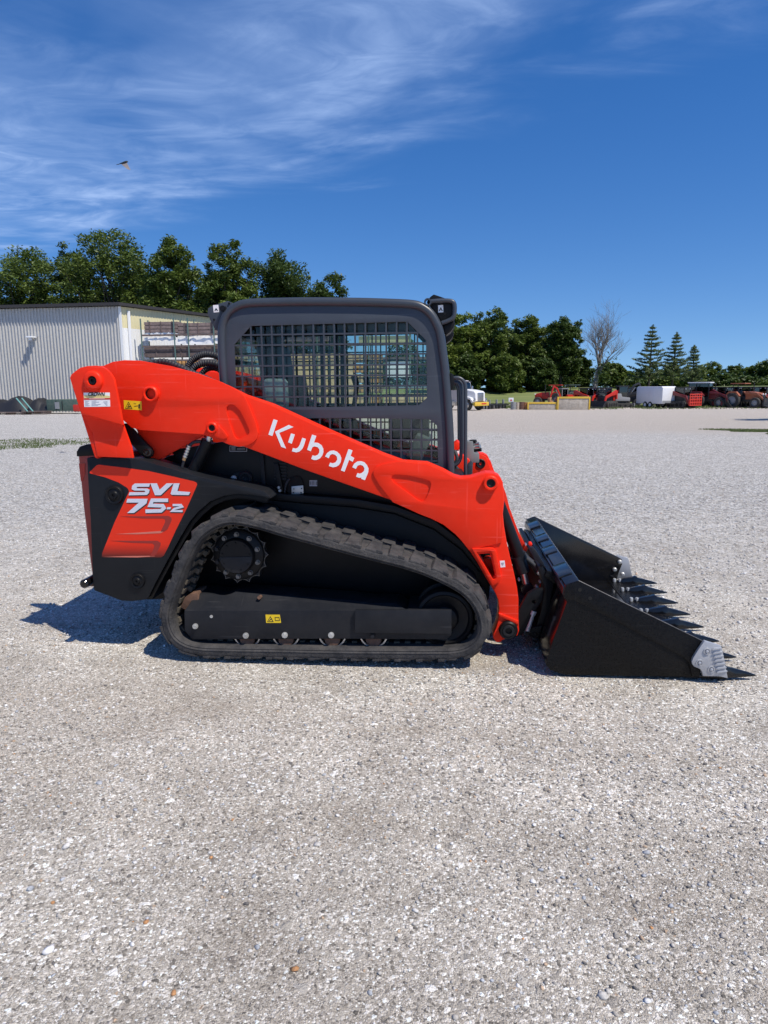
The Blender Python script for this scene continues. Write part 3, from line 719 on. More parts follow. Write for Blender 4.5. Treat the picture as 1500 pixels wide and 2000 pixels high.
def track_frame():
    Yb, Yt = .045, .135
    lo = [(360, 1193), (360.5, 1232), (376, 1249.3), (640, 1247.8), (872, 1249.2), (881, 1240), (882, 1192), (796, 1192)]
    up = [(797, 1190.4), (774, 1177.8), (727, 1177.8), (680, 1172), (458.7, 1156.5), (449, 1161), (437, 1164), (427, 1164), (416, 1161.5), (405, 1160), (384, 1159)]
    b = MB(); lw = [P(x, y, Yb) for x, y in lo]; u = [P(x, y, Yt) for x, y in up]
    n1 = len(lw); n2 = len(u)
    vs = lw+u; fs = [tuple(range(n1))]
    fs.append((0, n1-1)+tuple(range(n1, n1+n2)))
    bk = [Vector((p.x, .32, p.z)) for p in lw+u]; vs = vs+bk; m_ = n1+n2
    loop = list(range(0, n1))+list(range(n1, n1+n2))
    for i in range(len(loop)):
        a, c = loop[i], loop[(i+1) % len(loop)]; fs.append((c, a, a+m_, c+m_))
    fs.append(tuple(reversed([i+m_ for i in loop])))
    b.add(vs, fs); o = b.build('track_frame', FRAMEM, LO, bevel=.004)
    # guard box over the idler end
    plate('guard_box', [(693, 1192), (882, 1192), (882, 1238), (693, 1236.5)], .022, .05, FRAMEM, o, .004)
    for (x, y, r, m_, yy) in ((382, 1222.7, .016, ZINC, Yb), (480.5, 1241, .017, ZINC, Yb), (556.5, 1240, .017, ZINC, Yb), (647, 1240, .017, ZINC, Yb), (728, 1241, .015, FRAMEM, Yb-.002)):
        c = P(x, y, yy); q = MB(); q.cyl((c.x, yy, c.z), (c.x, yy-.008, c.z), r, 20); q.cyl((c.x, yy-.008, c.z), (c.x, yy-.020, c.z), r*.72, 6); q.build('bolt', m_, o)
    for (x, y) in ((507.5, 1167), (541, 1183.5)):
        c = P(x, y, .10); q = MB(); q.cyl((c.x, .135, c.z-.003), (c.x, .085, c.z+.004), .011, 8); q.build('rusty_bolt', RUST, o)
    q = MB(); c = P(413, 1204, Yb); q.cyl((c.x, Yb, c.z), (c.x, Yb-.004, c.z), .009, 12); q.build('grease_plug', ZINC, o)
    # tension end at the rear
    pr = [(360, 1168), (372, 1160), (385, 1158), (388, 1172), (362, 1192), (352, 1186)]; plate('tensioner_end', pr, .10, .26, RUST, o, .006)
    # parting line of the upper cover
    decal([stroke([(505, 1171), (505, 1179), (517, 1190), (545, 1190), (548, 1182)], 1.2)], .098, BLACK, 'cover_seam', o, .001)
    # warning decal
    decal([[(518.5, 1200.5), (546.5, 1200.5), (549, 1216.5), (520, 1216.5)]], Yb, YEL, 'warning_decal', o)
    d = [stroke([(522.5, 1214), (528, 1204.5), (533.5, 1214), (522.5, 1214)], 1.1), stroke([(526, 1212), (530, 1209)], 1.6), stroke([(537, 1206), (545, 1206), (546, 1212), (538, 1212), (537, 1206)], 1.1)]
    decal(d, Yb-.0009, INK, 'warning_symbol', o)
    return o
tf = track_frame()
mir_tree(tf, LO)

# ---- chassis ---------------------------------------------------------------
YC = .41
def chassis():
    body = [(296, 905), (330, 890), (430, 868), (560, 855), (700, 890), (905, 935), (940, 1000), (962, 1100), (955, 1170), (900, 1215), (760, 1195), (560, 1190), (420, 1190), (330, 1170), (285, 1172)]
    b = MB(); b.prism(xz(body, YC), YC, WID-YC); o = b.build('chassis', BLACK, LO, .01)
    # fender ledge running forward above the track
    fen = [(520, 962), (560, 966), (640, 971), (700, 976), (770, 988), (850, 1018), (905, 1060), (940, 1110), (940, 1118), (902, 1072), (848, 1032), (770, 1001), (690, 988), (600, 981), (520, 975)]
    f = plate('fender_edge', fen, .30, .42, BLACK, LO, .004); mir(f)
    side = [(505, 975), (600, 984), (690, 991), (770, 1004), (848, 1035), (902, 1075), (938, 1118), (936, 1150), (880, 1120), (780, 1085), (680, 1060), (560, 1025), (520, 1010)]
    f = plate('side_skirt', side, .385, .42, BLACK, LO, .003); mir(f)
    # black inner panel under the boom with a vent grille, latch and stickers
    pn = plate('inner_side_panel', [(330, 880), (440, 862), (900, 935), (920, 990), (860, 1015), (770, 985), (700, 972), (528, 958), (450, 945), (386, 930)], .36, .42, BLACK, LO, .004); mir(pn)
    for k in range(6):
        b = MB(); c = P(548, 905+k*6, .36); b.box((c.x, .355, c.z), (.075, .010, .008)); b.build('vent_slat', FRAMEM, pn)
    seam = plate('panel_rib', [(507, 884), (514, 884), (520, 962), (512, 962)], .345, .362, SATIN, pn, .002)
    bar = plate('strut', [(533, 905), (543, 905), (553, 960), (545, 962)], .335, .36, BLACK, pn, .003)
    c = P(478, 934, .34); b = MB(); b.lathe((c.x, .36, c.z), (0, 1, 0), [(0, .042), (-.012, .042), (-.018, .036), (-.018, .024), (-.01, .018), (-.008, 0)], 32); l = b.build('latch_plug', SATIN, pn)
    plate('latch_plate', [(448, 941), (452, 927), (470, 920), (483, 921), (492, 930), (488, 942), (478, 948), (452, 946)], .352, .362, BLACK, pn, .004, sm=1)
    c = P(456.5, 934, .34); b = MB(); b.cyl((c.x, .352, c.z), (c.x, .338, c.z), .016, 20); b.cyl((c.x, .339, c.z), (c.x, .334, c.z), .009, 6); b.build('latch_bolt', ZINC, pn)
    plate('lock_housing', [(560, 966), (561, 945), (566, 935), (575, 929), (586, 931), (592, 941), (593, 966)], .348, .362, HOLE, pn, .004, sm=1)
    lk = plate('lock_plate', [(569, 950), (592, 948), (593, 964), (569.5, 966)], .340, .349, ZINC, pn, .003)
    for (x, y) in ((574, 955), (589, 954), (573, 962), (588, 962)):
        c = P(x, y, .34); b = MB(); b.cyl((c.x, .341, c.z), (c.x, .3385, c.z), .004, 10); b.build('screw', HOLE, lk)
    decal([[(604.5, 938), (619.5, 938), (619.5, 949.5), (604.5, 949.5)]], .3595, INKG, 'data_sticker', pn)
    decal([stroke([(610+i*1.8, 940), (610+i*1.8, 947.5)], .8) for i in range(3)]+[stroke([(605.5+i*1.6, 943.8), (606.3+i*1.6, 943.8)], 7) for i in (0, 1, 7, 8)], .3586, INK, 'sticker_print', pn)
    decal([stroke([(449, 871), (449, 881.5), (482, 881.5), (482, 873), (449, 871)], 1.0)]+[stroke([(452, 874+i*2.4), (460, 874+i*2.4)], .9) for i in range(3)]+[stroke([(463, 876+i*2.4), (479, 876+i*2.4)], .7) for i in range(2)], .3595, INKG, 'data_plate_print', pn)
    for (x, y) in ((545, 952), (547, 958)):
        c = P(x, y, .33); b = MB(); b.cyl((c.x, .335, c.z), (c.x, .322, c.z), .008, 10); b.build('screw', ZINC, pn)
    b = MB(); b.tube(catmull([P(556, 962, .34), P(558, 948, .33), P(563, 938, .33), P(566, 936, .335)], 5, False), .006, 8); b.build('cable', HOSE, pn)
    return o
chassis()

# ---- rear side panel with model lettering ---------------------------------
YP = .145
PAN = [(169.5, 894), (215, 894.5), (260.7, 896), (280, 899.5), (295.3, 904), (340, 917), (386, 930.7), (450, 945.3), (490, 953), (514, 958.7), (522, 965), (529, 974), (510, 970), (490, 966.7), (463, 965), (436.7, 969), (410, 980), (386, 1001), (370, 1020),
       (351, 1052), (327.3, 1094.7), (303, 1140), (290, 1167), (284, 1171.5), (279, 1172), (258, 1174.7), (236.7, 1173.3), (215, 1165), (183, 1153), (180.7, 1126.7), (176.7, 1020), (171, 926.7)]
pan = plate('side_panel', PAN, YP, .34, SATIN, LO, .006)
rimp = [(527, 972), (510, 968.5), (490, 965.5), (463, 964), (436, 968), (409, 979), (385, 1000), (369, 1019), (350, 1051), (326, 1094), (302, 1139), (289, 1166), (297, 1172), (312, 1142), (337, 1097), (361, 1055), (380, 1024), (396, 1006), (418, 988), (440, 978), (464, 974), (490, 976), (520, 983)]
arch = plate('wheel_arch_lip', rimp, YP+.035, .38, BLACK, pan, .004)
seam = decal([stroke([(389.5, 932), (391, 950), (393, 975)], .9)], YP, HOLE, 'panel_seam', pan)
mir(pan); mir(arch)
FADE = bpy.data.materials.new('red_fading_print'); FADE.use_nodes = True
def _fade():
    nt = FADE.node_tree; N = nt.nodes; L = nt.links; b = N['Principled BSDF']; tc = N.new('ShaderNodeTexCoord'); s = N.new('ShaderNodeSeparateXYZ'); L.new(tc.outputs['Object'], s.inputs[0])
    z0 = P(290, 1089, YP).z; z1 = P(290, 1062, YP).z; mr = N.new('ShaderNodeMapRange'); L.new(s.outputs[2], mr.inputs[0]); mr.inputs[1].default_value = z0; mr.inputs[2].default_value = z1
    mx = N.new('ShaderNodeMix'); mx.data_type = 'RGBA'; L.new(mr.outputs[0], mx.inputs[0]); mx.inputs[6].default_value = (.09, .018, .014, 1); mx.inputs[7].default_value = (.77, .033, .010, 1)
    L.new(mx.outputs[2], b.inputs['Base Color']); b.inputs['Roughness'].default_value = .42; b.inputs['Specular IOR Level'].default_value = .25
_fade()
def z3(pts):
    if isinstance(pts[0], list): return [z3(p) for p in pts]
    return [(130+x/3.75, 860+y/3.75) for x, y in pts]
dec = [(222, 182), (235, 178), (420, 200), (600, 225), (780, 265), (930, 300), (950, 308), (957, 322), (950, 342), (880, 500), (800, 660), (745, 780), (712, 845), (690, 858), (258, 856), (262, 825), (352, 600), (458, 375), (452, 358), (440, 345), (380, 308), (280, 270), (172, 242), (170, 232)]
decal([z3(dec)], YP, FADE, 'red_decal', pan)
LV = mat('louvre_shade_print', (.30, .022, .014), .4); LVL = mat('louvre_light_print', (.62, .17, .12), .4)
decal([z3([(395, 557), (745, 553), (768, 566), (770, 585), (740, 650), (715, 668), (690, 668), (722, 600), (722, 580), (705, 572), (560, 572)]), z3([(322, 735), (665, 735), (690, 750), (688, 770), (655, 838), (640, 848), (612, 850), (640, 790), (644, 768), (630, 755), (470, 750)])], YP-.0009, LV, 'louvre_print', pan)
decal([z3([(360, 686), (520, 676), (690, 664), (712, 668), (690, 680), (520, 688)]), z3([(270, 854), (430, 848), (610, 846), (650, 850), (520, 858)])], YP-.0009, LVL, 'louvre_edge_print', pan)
LET = [[(500, 316), (612, 316), (605, 340), (520, 340), (512, 346), (520, 352), (590, 353), (608, 362), (604, 385), (588, 400), (454, 403), (462, 380), (570, 380), (578, 374), (570, 368), (498, 368), (477, 358), (481, 332)],
       [(614, 315), (662, 315), (682, 362), (733, 315), (782, 315), (690, 402), (648, 402)], [(784, 315), (828, 315), (812, 372), (906, 379), (896, 401), (772, 399), (762, 392)],
       [(446, 428), (594, 428), (586, 462), (494, 532), (444, 532), (530, 456), (438, 456)],
       stroke([(744, 439), (628, 439), (612, 476), (704, 479), (714, 496), (692, 516), (578, 519)], 26), [(738, 490), (766, 490), (761, 505), (733, 505)],
       stroke([(777, 474), (838, 474), (846, 486), (790, 502), (772, 518), (850, 518)], 16)]
def edge_shift(poly, dx, dy):
    if isinstance(poly[0], list): return [edge_shift(p, dx, dy) for p in poly]
    return [(x+dx, y+dy) for x, y in poly]
decal([z3(edge_shift(p, 5, 7)) for p in LET], YP-.0010, INK, 'letter_shadow', pan)
LETM = mat('silver_letter_print', (.62, .64, .72), .4)
decal([z3(p) for p in LET], YP-.0018, LETM, 'model_lettering', pan)
def plug(x, y, r):
    c = P(x, y, YP); b = MB(); b.lathe((c.x, YP, c.z), (0, 1, 0), [(.0, r), (-.010, r), (-.016, r*.92), (-.014, r*.72), (-.010, r*.66), (-.013, r*.45), (-.020, r*.36), (-.020, r*.18), (-.012, r*.16), (-.012, 0)], 36); o = b.build('rubber_plug', BLACK, pan)
    return o
plug(224.5, 966.5, .054); plug(269.5, 1134, .044)
# tail door behind the panel
def tail():
    b = MB(); prof = [(152, 890), (151, 883), (156, 874), (168, 870), (200, 868), (260, 880), (260, 1110), (182, 1130), (179, 1122), (172, 1070), (162, 990)]
    pr = xz(prof, .26); b.prism(pr, .26, WID-.26); o = b.build('tail_door', REDD, LO, .02, seg=3)
    b = MB(); b.prism(xz([(154, 905), (166, 905), (166, 925), (161, 940), (158, 940)], .258), .2575, .262); b.build('tail_reflector', REDP, o)
    cap = plate('tail_cap', [(149, 892), (149, 882), (155, 872), (168, 868), (215, 866), (225, 896), (180, 890)], .235, WID-.235, BLACK, LO, .008)
    b = MB(); c = P(176, 1134, .2); b.lathe((c.x, .12, c.z), (0, 1, 0), [(.0, 0), (.0, .018), (.01, .026), (.14, .026), (.15, .0)], 20); bb = b.build('tail_bumper', GLOSS, LO); mir(bb)
    b = MB(); c = P(175, 1144, .2); b.box((c.x, WID/2, c.z-.004), (.05, 1.3, .016)); b.build('bumper_strip', RUST, LO, .004)
tail()

# ---- rear tower -------------------------------------------------------------
def tower():
    rows = [((136.4, 738), (222, 739.3)), ((142, 756.7), (226, 756.7)), ((147.3, 772.7), (229, 772)), ((158.7, 806), (236, 809)), ((160.5, 808.5), (240, 830)), ((160.7, 808.9), (240.1, 830.4)), ((181.3, 848.3), (251.5, 862)), ((187.3, 876.7), (256, 874)), ((190, 892), (259.6, 894.7))]
    Yr = [.06, .06, .06, .06, .06, .105, .105, .105, .105]
    top = [(222, 739.3), (215.3, 728.7), (207.3, 720.7), (198, 715.3), (186, 714), (170, 715), (156.7, 718), (147.3, 724.7), (139.3, 731.3), (136.4, 738)]
    b = MB(); vs = []; fs = []
    for (l, r), y in zip(rows, Yr): vs += [P(*l, y), P(*r, y)]
    n = len(rows)
    for i in range(n-1): fs.append((2*i, 2*i+1, 2*i+3, 2*i+2))
    base = len(vs); vs += [P(x, y, .06) for x, y in top]; fs.append(tuple(range(base, base+len(top)))[::1])
    m_ = len(vs); vs += [Vector((v.x, v.y+.02, v.z)) for v in vs]
    fs += [tuple(reversed([i+m_ for i in f])) for f in list(fs)]
    outl = [2*i for i in range(n)]+[2*i+1 for i in reversed(range(n))]; outl = outl
    for lp in (outl[:n], outl[n:], [0]+list(range(base, base+len(top)))[::-1]+[1], [2*(n-1), 2*(n-1)+1]):
        for a, c in zip(lp[:-1], lp[1:]):
            if (vs[a]-vs[c]).length > 1e-5: fs.append((a, c, c+m_, a+m_))
    b.add(vs, fs); me = bpy.data.meshes.new('rear_tower'); me.from_pydata([tuple(v) for v in b.v], [], b.f)
    bm = bmesh.new(); bm.from_mesh(me); bmesh.ops.remove_doubles(bm, verts=bm.verts, dist=.0004); bmesh.ops.recalc_face_normals(bm, faces=bm.faces); bm.to_mesh(me); bm.free()
    bevel_mesh(me, .003, 2); me.materials.append(RED); finish(me, True, 30); o = bpy.data.objects.new('rear_tower', me); link(o, LO)
    # inner cheek of the tower, closing the box behind the boom
    inn = plate('tower_cheek', [(150, 745), (160, 725), (190, 718), (212, 732), (225, 775), (238, 830), (258, 896), (190, 896), (170, 830)], .39, .41, RED, LO, .004)
    web = plate('tower_rear_plate', [(143, 760), (149, 758), (192, 880), (190, 896), (185, 893)], .112, .39, RED, LO, .003)
    mir(o); mir(inn); mir(web)
    c = P(177.5, 743.5, .03); b = MB(); b.lathe((c.x, .06, c.z), (0, 1, 0), [(.0, .054), (-.008, .054), (-.016, .050), (-.020, .044), (-.020, .026), (-.012, .024)], 40); k = b.build('pivot_boss', RED, o)
    b = MB(); b.lathe((c.x, .06, c.z), (0, 1, 0), [(-.012, .024), (-.016, .020), (-.014, .012), (-.006, .010), (-.006, 0)], 6); b.build('pivot_pin', BLACK, k)
    # dealer sticker
    def z5(pts):
        if isinstance(pts[0], list): return [z5(p) for p in pts]
        return [(130+x/7.5, 690+y/7.5) for x, y in pts]
    Y = .06
    decal([z5([(250, 577), (634, 575), (640, 780), (260, 787)])], Y, WHITE, 'dealer_sticker', o)
    decal([z5([(254, 618), (320, 612), (560, 612), (634, 625), (634, 656), (256, 658)])], Y-.0009, INKC, 'sticker_band', o)
    decal([z5([(256, 659), (636, 655), (637, 678), (257, 683)])], Y-.0009, INKR, 'sticker_red_band', o)
    vs, fs = text_polys('CROWN', 1.0, .22, .03, 1.0)
    wpx = 246/7.5; xs = [v[0] for v in vs]; ys = [v[1] for v in vs]; sx = wpx/(max(xs)-min(xs)); sy = (60/7.5)/(max(ys)-min(ys)); mx_, my_ = (max(xs)+min(xs))/2, (max(ys)+min(ys))/2
    b = MB(); pts = [P(130+440/7.5+(x-mx_)*sx, 690+600/7.5-(y-my_)*sy, Y-.0030) for x, y in vs]; b.add(pts, fs); b.build('sticker_name', INK, o, smooth=False)
    tl = []
    for i in range(5):
        y = 700+i*17; tl += [z5(stroke([(272, y), (272+[60, 38, 62, 50, 66][i], y-1)], 6)), z5(stroke([(368, y-2), (368+[70, 110, 60, 132, 95][i], y-4)], 6))]
    tl += [z5(stroke([(540+i*12, 712+i*18), (600, 706+i*18)], 7)) for i in range(4)]
    decal(tl, Y-.0009, INKG, 'sticker_small_print', o)
    decal([z5(stroke([(330, 668), (560, 666)], 5))], Y-.0019, WHITE, 'sticker_red_band_print', o)
tower()

# ---- boom arms ----------------------------------------------------------------
YB = .215
BEAM = [(205, 725), (243, 712), (333, 722), (433, 752), (472.8, 771.4), (524.8, 788.8), (642.6, 842.5), (746.6, 887.6), (784.8, 901.4), (809, 903.2), (833.8, 905.1), (866, 918.9), (886.7, 930.4), (900.5, 933.9), (918.9, 932.7), (937.3, 927), (948.8, 923.5), (965, 924.7), (976.4, 930.4), (982.2, 941.9),
        (985.2, 976.4), (982.2, 1004), (984.5, 1027), (990.2, 1061.6), (998.3, 1096), (1004, 1119), (1009.8, 1146.7), (1012.8, 1169.7), (1012.8, 1208.8), (1014, 1231.8), (1011, 1241), (1001.7, 1246.8), (988, 1247.9), (981, 1250.2), (978.7, 1253.7), (969.5, 1254.8), (962.6, 1245.6), (963.8, 1238.7), (969.5, 1224.9), (973.7, 1208.8), (974.6, 1188), (973, 1172), (967.2, 1158.2), (955.7, 1139.8), (943, 1118), (930.4, 1096), (916.6, 1075.4), (902, 1057), (889, 1043), (866, 1024.8), (843, 1013.3), (820, 1004), (780, 986), (766.5, 977.9), (598.7, 919), (503.5, 882.7), (480, 874), (420, 850), (300, 835), (240, 815), (215, 790)]
TRI = [(926.5, 1076.5), (957, 1074), (962.6, 1075.5), (965, 1080), (974.6, 1127), (973, 1133), (964, 1138)]
def boom():
    o = plate('boom_arm', BEAM, YB, .345, RED, LO, .009, holes=[[(934, 1083), (957, 1081), (967, 1125), (962, 1128)]])
    # welded cover plates
    REAR = [(160, 738), (165, 724), (180, 716), (201.7, 714.5), (220, 706.7), (243.3, 703.3), (273.3, 704.3), (333.3, 715), (386.7, 729.3), (433.3, 746.7), (463.3, 761.7), (476.7, 773.3), (486.7, 793.3), (494, 812), (500, 826.7), (504.3, 846.7), (502, 856), (496, 863), (483.3, 870), (466.7, 872.7), (446.7, 868.3), (420, 856.7), (393.3, 848.3), (373.3, 847.3), (273.3, 840), (256.7, 835), (241.7, 821.7), (215, 800), (190, 778), (168, 765), (161, 752)]
    slot = [(446.7, 790.7), (453, 790), (458.3, 791.7), (468.3, 801.7), (478, 820), (486.7, 840), (487, 845), (485, 848.3), (470, 856.7), (465, 857.5), (461.7, 856.7), (456.7, 850), (448, 825), (442, 803), (442.5, 795)]
    r = plate('rear_cover_plate', REAR, YB-.012, YB-.0005, RED, o, .002, holes=[slot])
    FR = [(784.8, 901.4), (765, 903), (748, 907), (735, 912), (729.3, 918.8), (729, 925), (731, 930.9), (741.4, 948.2), (755, 966), (767.4, 981), (780, 986.5), (820, 1004.5), (843, 1013.5), (866, 1025), (889, 1043.3), (902, 1057), (916, 1075), (980, 1060), (983, 1027), (981, 1004), (983.8, 976), (981, 942), (975.5, 931), (965, 926), (949, 925), (937.3, 928.4), (919, 934), (900.5, 935.3), (886, 932), (866, 920.3), (833.8, 906.5), (809, 904.5)]
    sl2 = [(766, 929), (772, 926.5), (800, 929), (832, 936.5), (839, 939.5), (842, 944.7), (840, 955), (833, 972), (829, 978), (823, 979.5), (815, 976), (795, 961), (770, 943), (764, 935)]
    f = plate('front_cover_plate', FR, YB-.010, YB-.0005, RED, o, .002, holes=[sl2])
    # raised rim round the triangular opening
    rm = MB(); vs, fs = holed(xz([(922, 1072), (957, 1070), (964, 1071), (969, 1077), (979, 1128), (977, 1136), (962, 1145)], YB-.022), [xz([(931, 1079), (957, 1077), (961, 1080), (970, 1127), (967, 1131), (963, 1132)], YB-.022)], YB-.022, YB+.01); rm.add(vs, fs); rm.build('opening_rim', RED, o, .004)
    # fold across the foot of the arm
    plate('foot_rib', [(973, 1197), (979, 1199), (1013, 1213), (1013, 1221), (1006, 1218), (976, 1204)], YB-.010, YB+.001, RED, o, .004)
    # lower web behind, in shade
    w = plate('boom_web', [(255, 820), (420, 838), (388, 856), (303, 902), (290, 901), (283, 880), (268, 842)], .285, .305, RED, o, .003)
    # stub tubes and pins
    def boss(x, y, R_, r, d, name, Yf, pin=None, n=36):
        c = P(x, y, Yf-d); b = MB(); b.lathe((c.x, Yf, c.z), (0, 1, 0), [(.002, R_), (-d+.006, R_), (-d, R_-.006), (-d, r+.003), (-d+.004, r), (0.02, r)], n); k = b.build(name, RED, o)
        b = MB()
        if pin == 'open': b.lathe((c.x, Yf, c.z), (0, 1, 0), [(-d+.012, r), (.03, r*.98), (.03, 0)], 24); b.build('bore', HOLE, k)
        else: b.lathe((c.x, Yf, c.z), (0, 1, 0), [(-d+.006, r), (-d+.006, r*.7), (-d+.012, r*.5), (-d+.012, 0)], 24); b.build('pin', pin or BLACK, k)
        return k
    boss(292.5, 769.5, .044, .030, .032, 'stub_tube', YB-.012, 'open')
    k = boss(413, 836, .033, .018, .024, 'cylinder_pin_boss', YB-.012)
    plate('pin_keeper', [(418, 822), (425, 828), (436, 840), (444, 850), (444, 856), (436, 858), (425, 855), (416, 850)], YB-.026, YB-.015, RED, o, .003, sm=1)
    boss(958.8, 944.5, .042, .024, .030, 'front_boss', YB-.010, BLACK)
    c = P(993, 1231.5, YB-.02); b = MB(); b.lathe((c.x, YB, c.z), (0, 1, 0), [(.01, .053), (-.022, .053), (-.030, .046), (-.027, .034), (-.027, .024), (-.018, .022), (-.018, .0)], 36); b.build('foot_pin', BLACK, o)
    b = MB(); b.lathe((c.x, YB, c.z), (0, 1, 0), [(-.0275, .034), (-.034, .031), (-.034, .020), (-.0275, .018)], 30); b.build('pin_washer', FRAMEM, o)
    # edge decals
    plateYW = YB-.012
    decal([[(241.5, 781.5), (276.5, 784), (277, 801.5), (242.5, 799)]], plateYW, YEL, 'warning_decal', o)
    decal([stroke([(245, 797.5), (251, 785.5), (258, 797.8), (245, 797.5)], .9), stroke([(249, 795), (255, 794)], 2.2), stroke([(250, 791), (252, 791)], 2.2), stroke([(262, 793.5), (270, 792.5)], 1), stroke([(271.5, 797.5), (272, 789.5)], 2.6), stroke([(261, 788), (266, 788.5)], .6)], plateYW-.0009, INK, 'warning_symbol', o)
    decal([[(976.2, 1095.3), (985.6, 1094.7), (987, 1107.5), (977.6, 1108.3)]], YB, WHITE, 'sticker', o)
    decal([[(978.6, 1099), (984.5, 1098.6), (983.5, 1102.5), (981.8, 1104.8), (979.8, 1102.8)]], YB-.0009, INKG, 'sticker_mark', o)
    # lettering traced as raised film
    def z6(p): return [(500+x/5.769, 800+y/5.769) for x, y in p]
    K = [[(198, 108), (243, 122), (185, 298), (140, 282)], [(370, 172), (422, 196), (262, 262), (338, 438), (285, 420), (214, 248)], [(395, 268), (438, 280), (403, 385), (362, 368)],
         [(562, 330), (540, 405), (520, 445), (490, 472), (455, 482), (405, 470), (416, 432), (450, 440), (475, 425), (492, 398), (522, 318)],
         [(632, 282), (680, 296), (654, 370), (700, 375), (738, 400), (758, 440), (760, 480), (745, 520), (720, 550), (685, 567), (655, 568), (622, 555), (637, 515), (665, 522), (695, 510), (713, 485), (714, 450), (698, 425), (665, 415), (640, 420), (628, 440), (618, 470), (576, 452)],
         [(778, 528), (800, 490), (835, 465), (875, 460), (915, 475), (945, 505), (962, 545), (955, 590), (935, 625), (900, 645), (865, 650), (820, 635), (835, 597), (865, 605), (895, 595), (915, 565), (912, 530), (890, 508), (860, 500), (835, 512), (820, 548)],
         [(1042, 445), (1088, 460), (1066, 521), (1108, 545), (1090, 588), (1049, 566), (998, 700), (957, 685)],
         [(1085, 650), (1105, 610), (1140, 585), (1180, 580), (1220, 592), (1250, 625), (1268, 665), (1265, 705), (1228, 795), (1185, 780), (1188, 766), (1160, 768), (1128, 755), (1142, 715), (1170, 722), (1195, 712), (1218, 690), (1222, 660), (1205, 632), (1175, 622), (1145, 632), (1125, 668)]]
    decal([z6(p) for p in K], YB, WHITE, 'maker_lettering', o, .001)
    # inner plate with the forward guard edge, and top closing web
    i2 = plate('boom_inner_plate', [(940, 922), (960, 918), (976, 930), (989, 967), (994.8, 990), (1004, 1015.5), (1013, 1038.6), (1024.8, 1061.6), (1031, 1071), (1028, 1078), (1020, 1074), (1000, 1045), (975, 1030), (950, 1000), (935, 960)], .43, .446, RED, o, .003)
    return o
bo = boom()
def mirror_boom():
    q = mir(bo)
    for ch in bo.children:
        if ch.name.split('.')[0] in ('rear_cover_plate', 'front_cover_plate', 'boom_web', 'boom_inner_plate', 'opening_rim', 'front_boss', 'foot_pin', 'stub_tube', 'foot_rib', 'maker_lettering') and ch.name.split('.')[0] != 'maker_lettering': mir(ch, parent=q)
    # cylinder head seen between the far arm's plates
    c = P(938, 904, WID-.42); b = MB(); b.lathe((c.x, WID-.446, c.z), (0, 1, 0), [(-.0, .034), (-.026, .034), (-.032, .028), (-.028, .020), (-.028, .010), (-.02, .008), (-.02, 0)], 30); b.build('cylinder_pin', BLACK, q)
    plate('cylinder_eye_guard', [(915, 935), (921, 912), (927, 895), (938, 887), (950, 893), (956, 912), (962, 925), (975, 935), (985, 965), (970, 965), (955, 940), (945, 935)], WID-.47, WID-.448, RED, q, .003)
    b = MB(); c = P(941, 920, WID-.46); b.tube([c+Vector((0, 0, .0)), c+Vector((.01, 0, -.10))], .028, 14); b.build('cylinder_eye', BLACK, q)
mirror_boom()
# torque tube joining the arms at the back, cross tube in front
b = MB(); a = P(232, 760, .345); b.tube([(a.x+.12, .345, a.z-.12), (a.x+.12, WID-.345, a.z-.12)], .07, 20); b.build('torque_tube', RED, LO)
b = MB(); a = P(955, 1105, .345); b.tube([(a.x, .345, a.z), (a.x, WID-.345, a.z)], .045, 16); b.build('front_cross_tube', RED, LO)
# black link and cylinders
def bar2(p, q, w, y0, y1, name, m, parent):
    p = Vector(p); q = Vector(q); d = (q-p).normalized(); n = Vector((-d.y, d.x)); out = []
    a0 = math.atan2(n.y, n.x)
    out += [(q.x+w*math.cos(a0-t), q.y+w*math.sin(a0-t)) for t in np.linspace(0, math.pi, 9)]+[(p.x+w*math.cos(a0+math.pi-t), p.y+w*math.sin(a0+math.pi-t)) for t in np.linspace(0, math.pi, 9)]
    return plate(name, out, y0, y1, m, parent, .004)
lk = bar2((243, 838), (287, 884), 11, .235, .262, 'rear_link', BLACK, LO); mir(lk)
c = P(287, 884, .225); b = MB(); b.lathe((c.x, .235, c.z), (0, 1, 0), [(0, .026), (-.01, .024), (-.012, .012), (-.008, 0)], 24); b.build('link_pin', GLOSS, lk)
def cylinder(p0, p1, p2, Y, r, rr, name):
    A = P(*p0, Y); B = P(*p1, Y); Cc = P(*p2, Y); b = MB(); b.tube([A, B], r, 24); d = (B-A).normalized(); b.tube([B-d*.03, B+d*.004], r*1.12, 24); o = b.build(name, BLACK, LO)
    b = MB(); b.tube([B, Cc], rr, 16); b.build('rod', STEEL, o)
    b = MB(); b.lathe((Cc.x, Y-.035, Cc.z), (0, 1, 0), [(0, 0), (0, r*1.0), (.07, r*1.0), (.07, 0)], 20); b.build('rod_eye', BLACK, o)
    return o
cy = cylinder((352, 972), (406, 862), (413, 840), .285, .034, .018, 'lift_cylinder'); mir(cy)
b = MB(); b.tube([P(356, 912, .24), P(360, 897, .24), P(364, 886, .24)], .008, 10); b.tube(catmull([P(356, 912, .24), P(352, 922, .245), P(350, 945, .26)], 4, False), .009, 10); hz = b.build('hydraulic_hose', HOSE, LO)
b = MB(); b.tube([P(361, 893, .24), P(369, 872, .24)], [.010, .010], 12)
for t in np.linspace(0, 1, 5): q = P(361+8*t, 893-21*t, .24); q2 = P(361.6+8*t, 891.4-21*t, .24); b.tube([q, q2], .0125, 12)
b.build('hose_fitting', ZINC, hz); b = MB(); b.tube([P(359, 899, .24), P(361, 893, .24)], .011, 10); b.build('hose_ferrule', mat('brass', (.45, .28, .14), .45, metal=.5), hz)
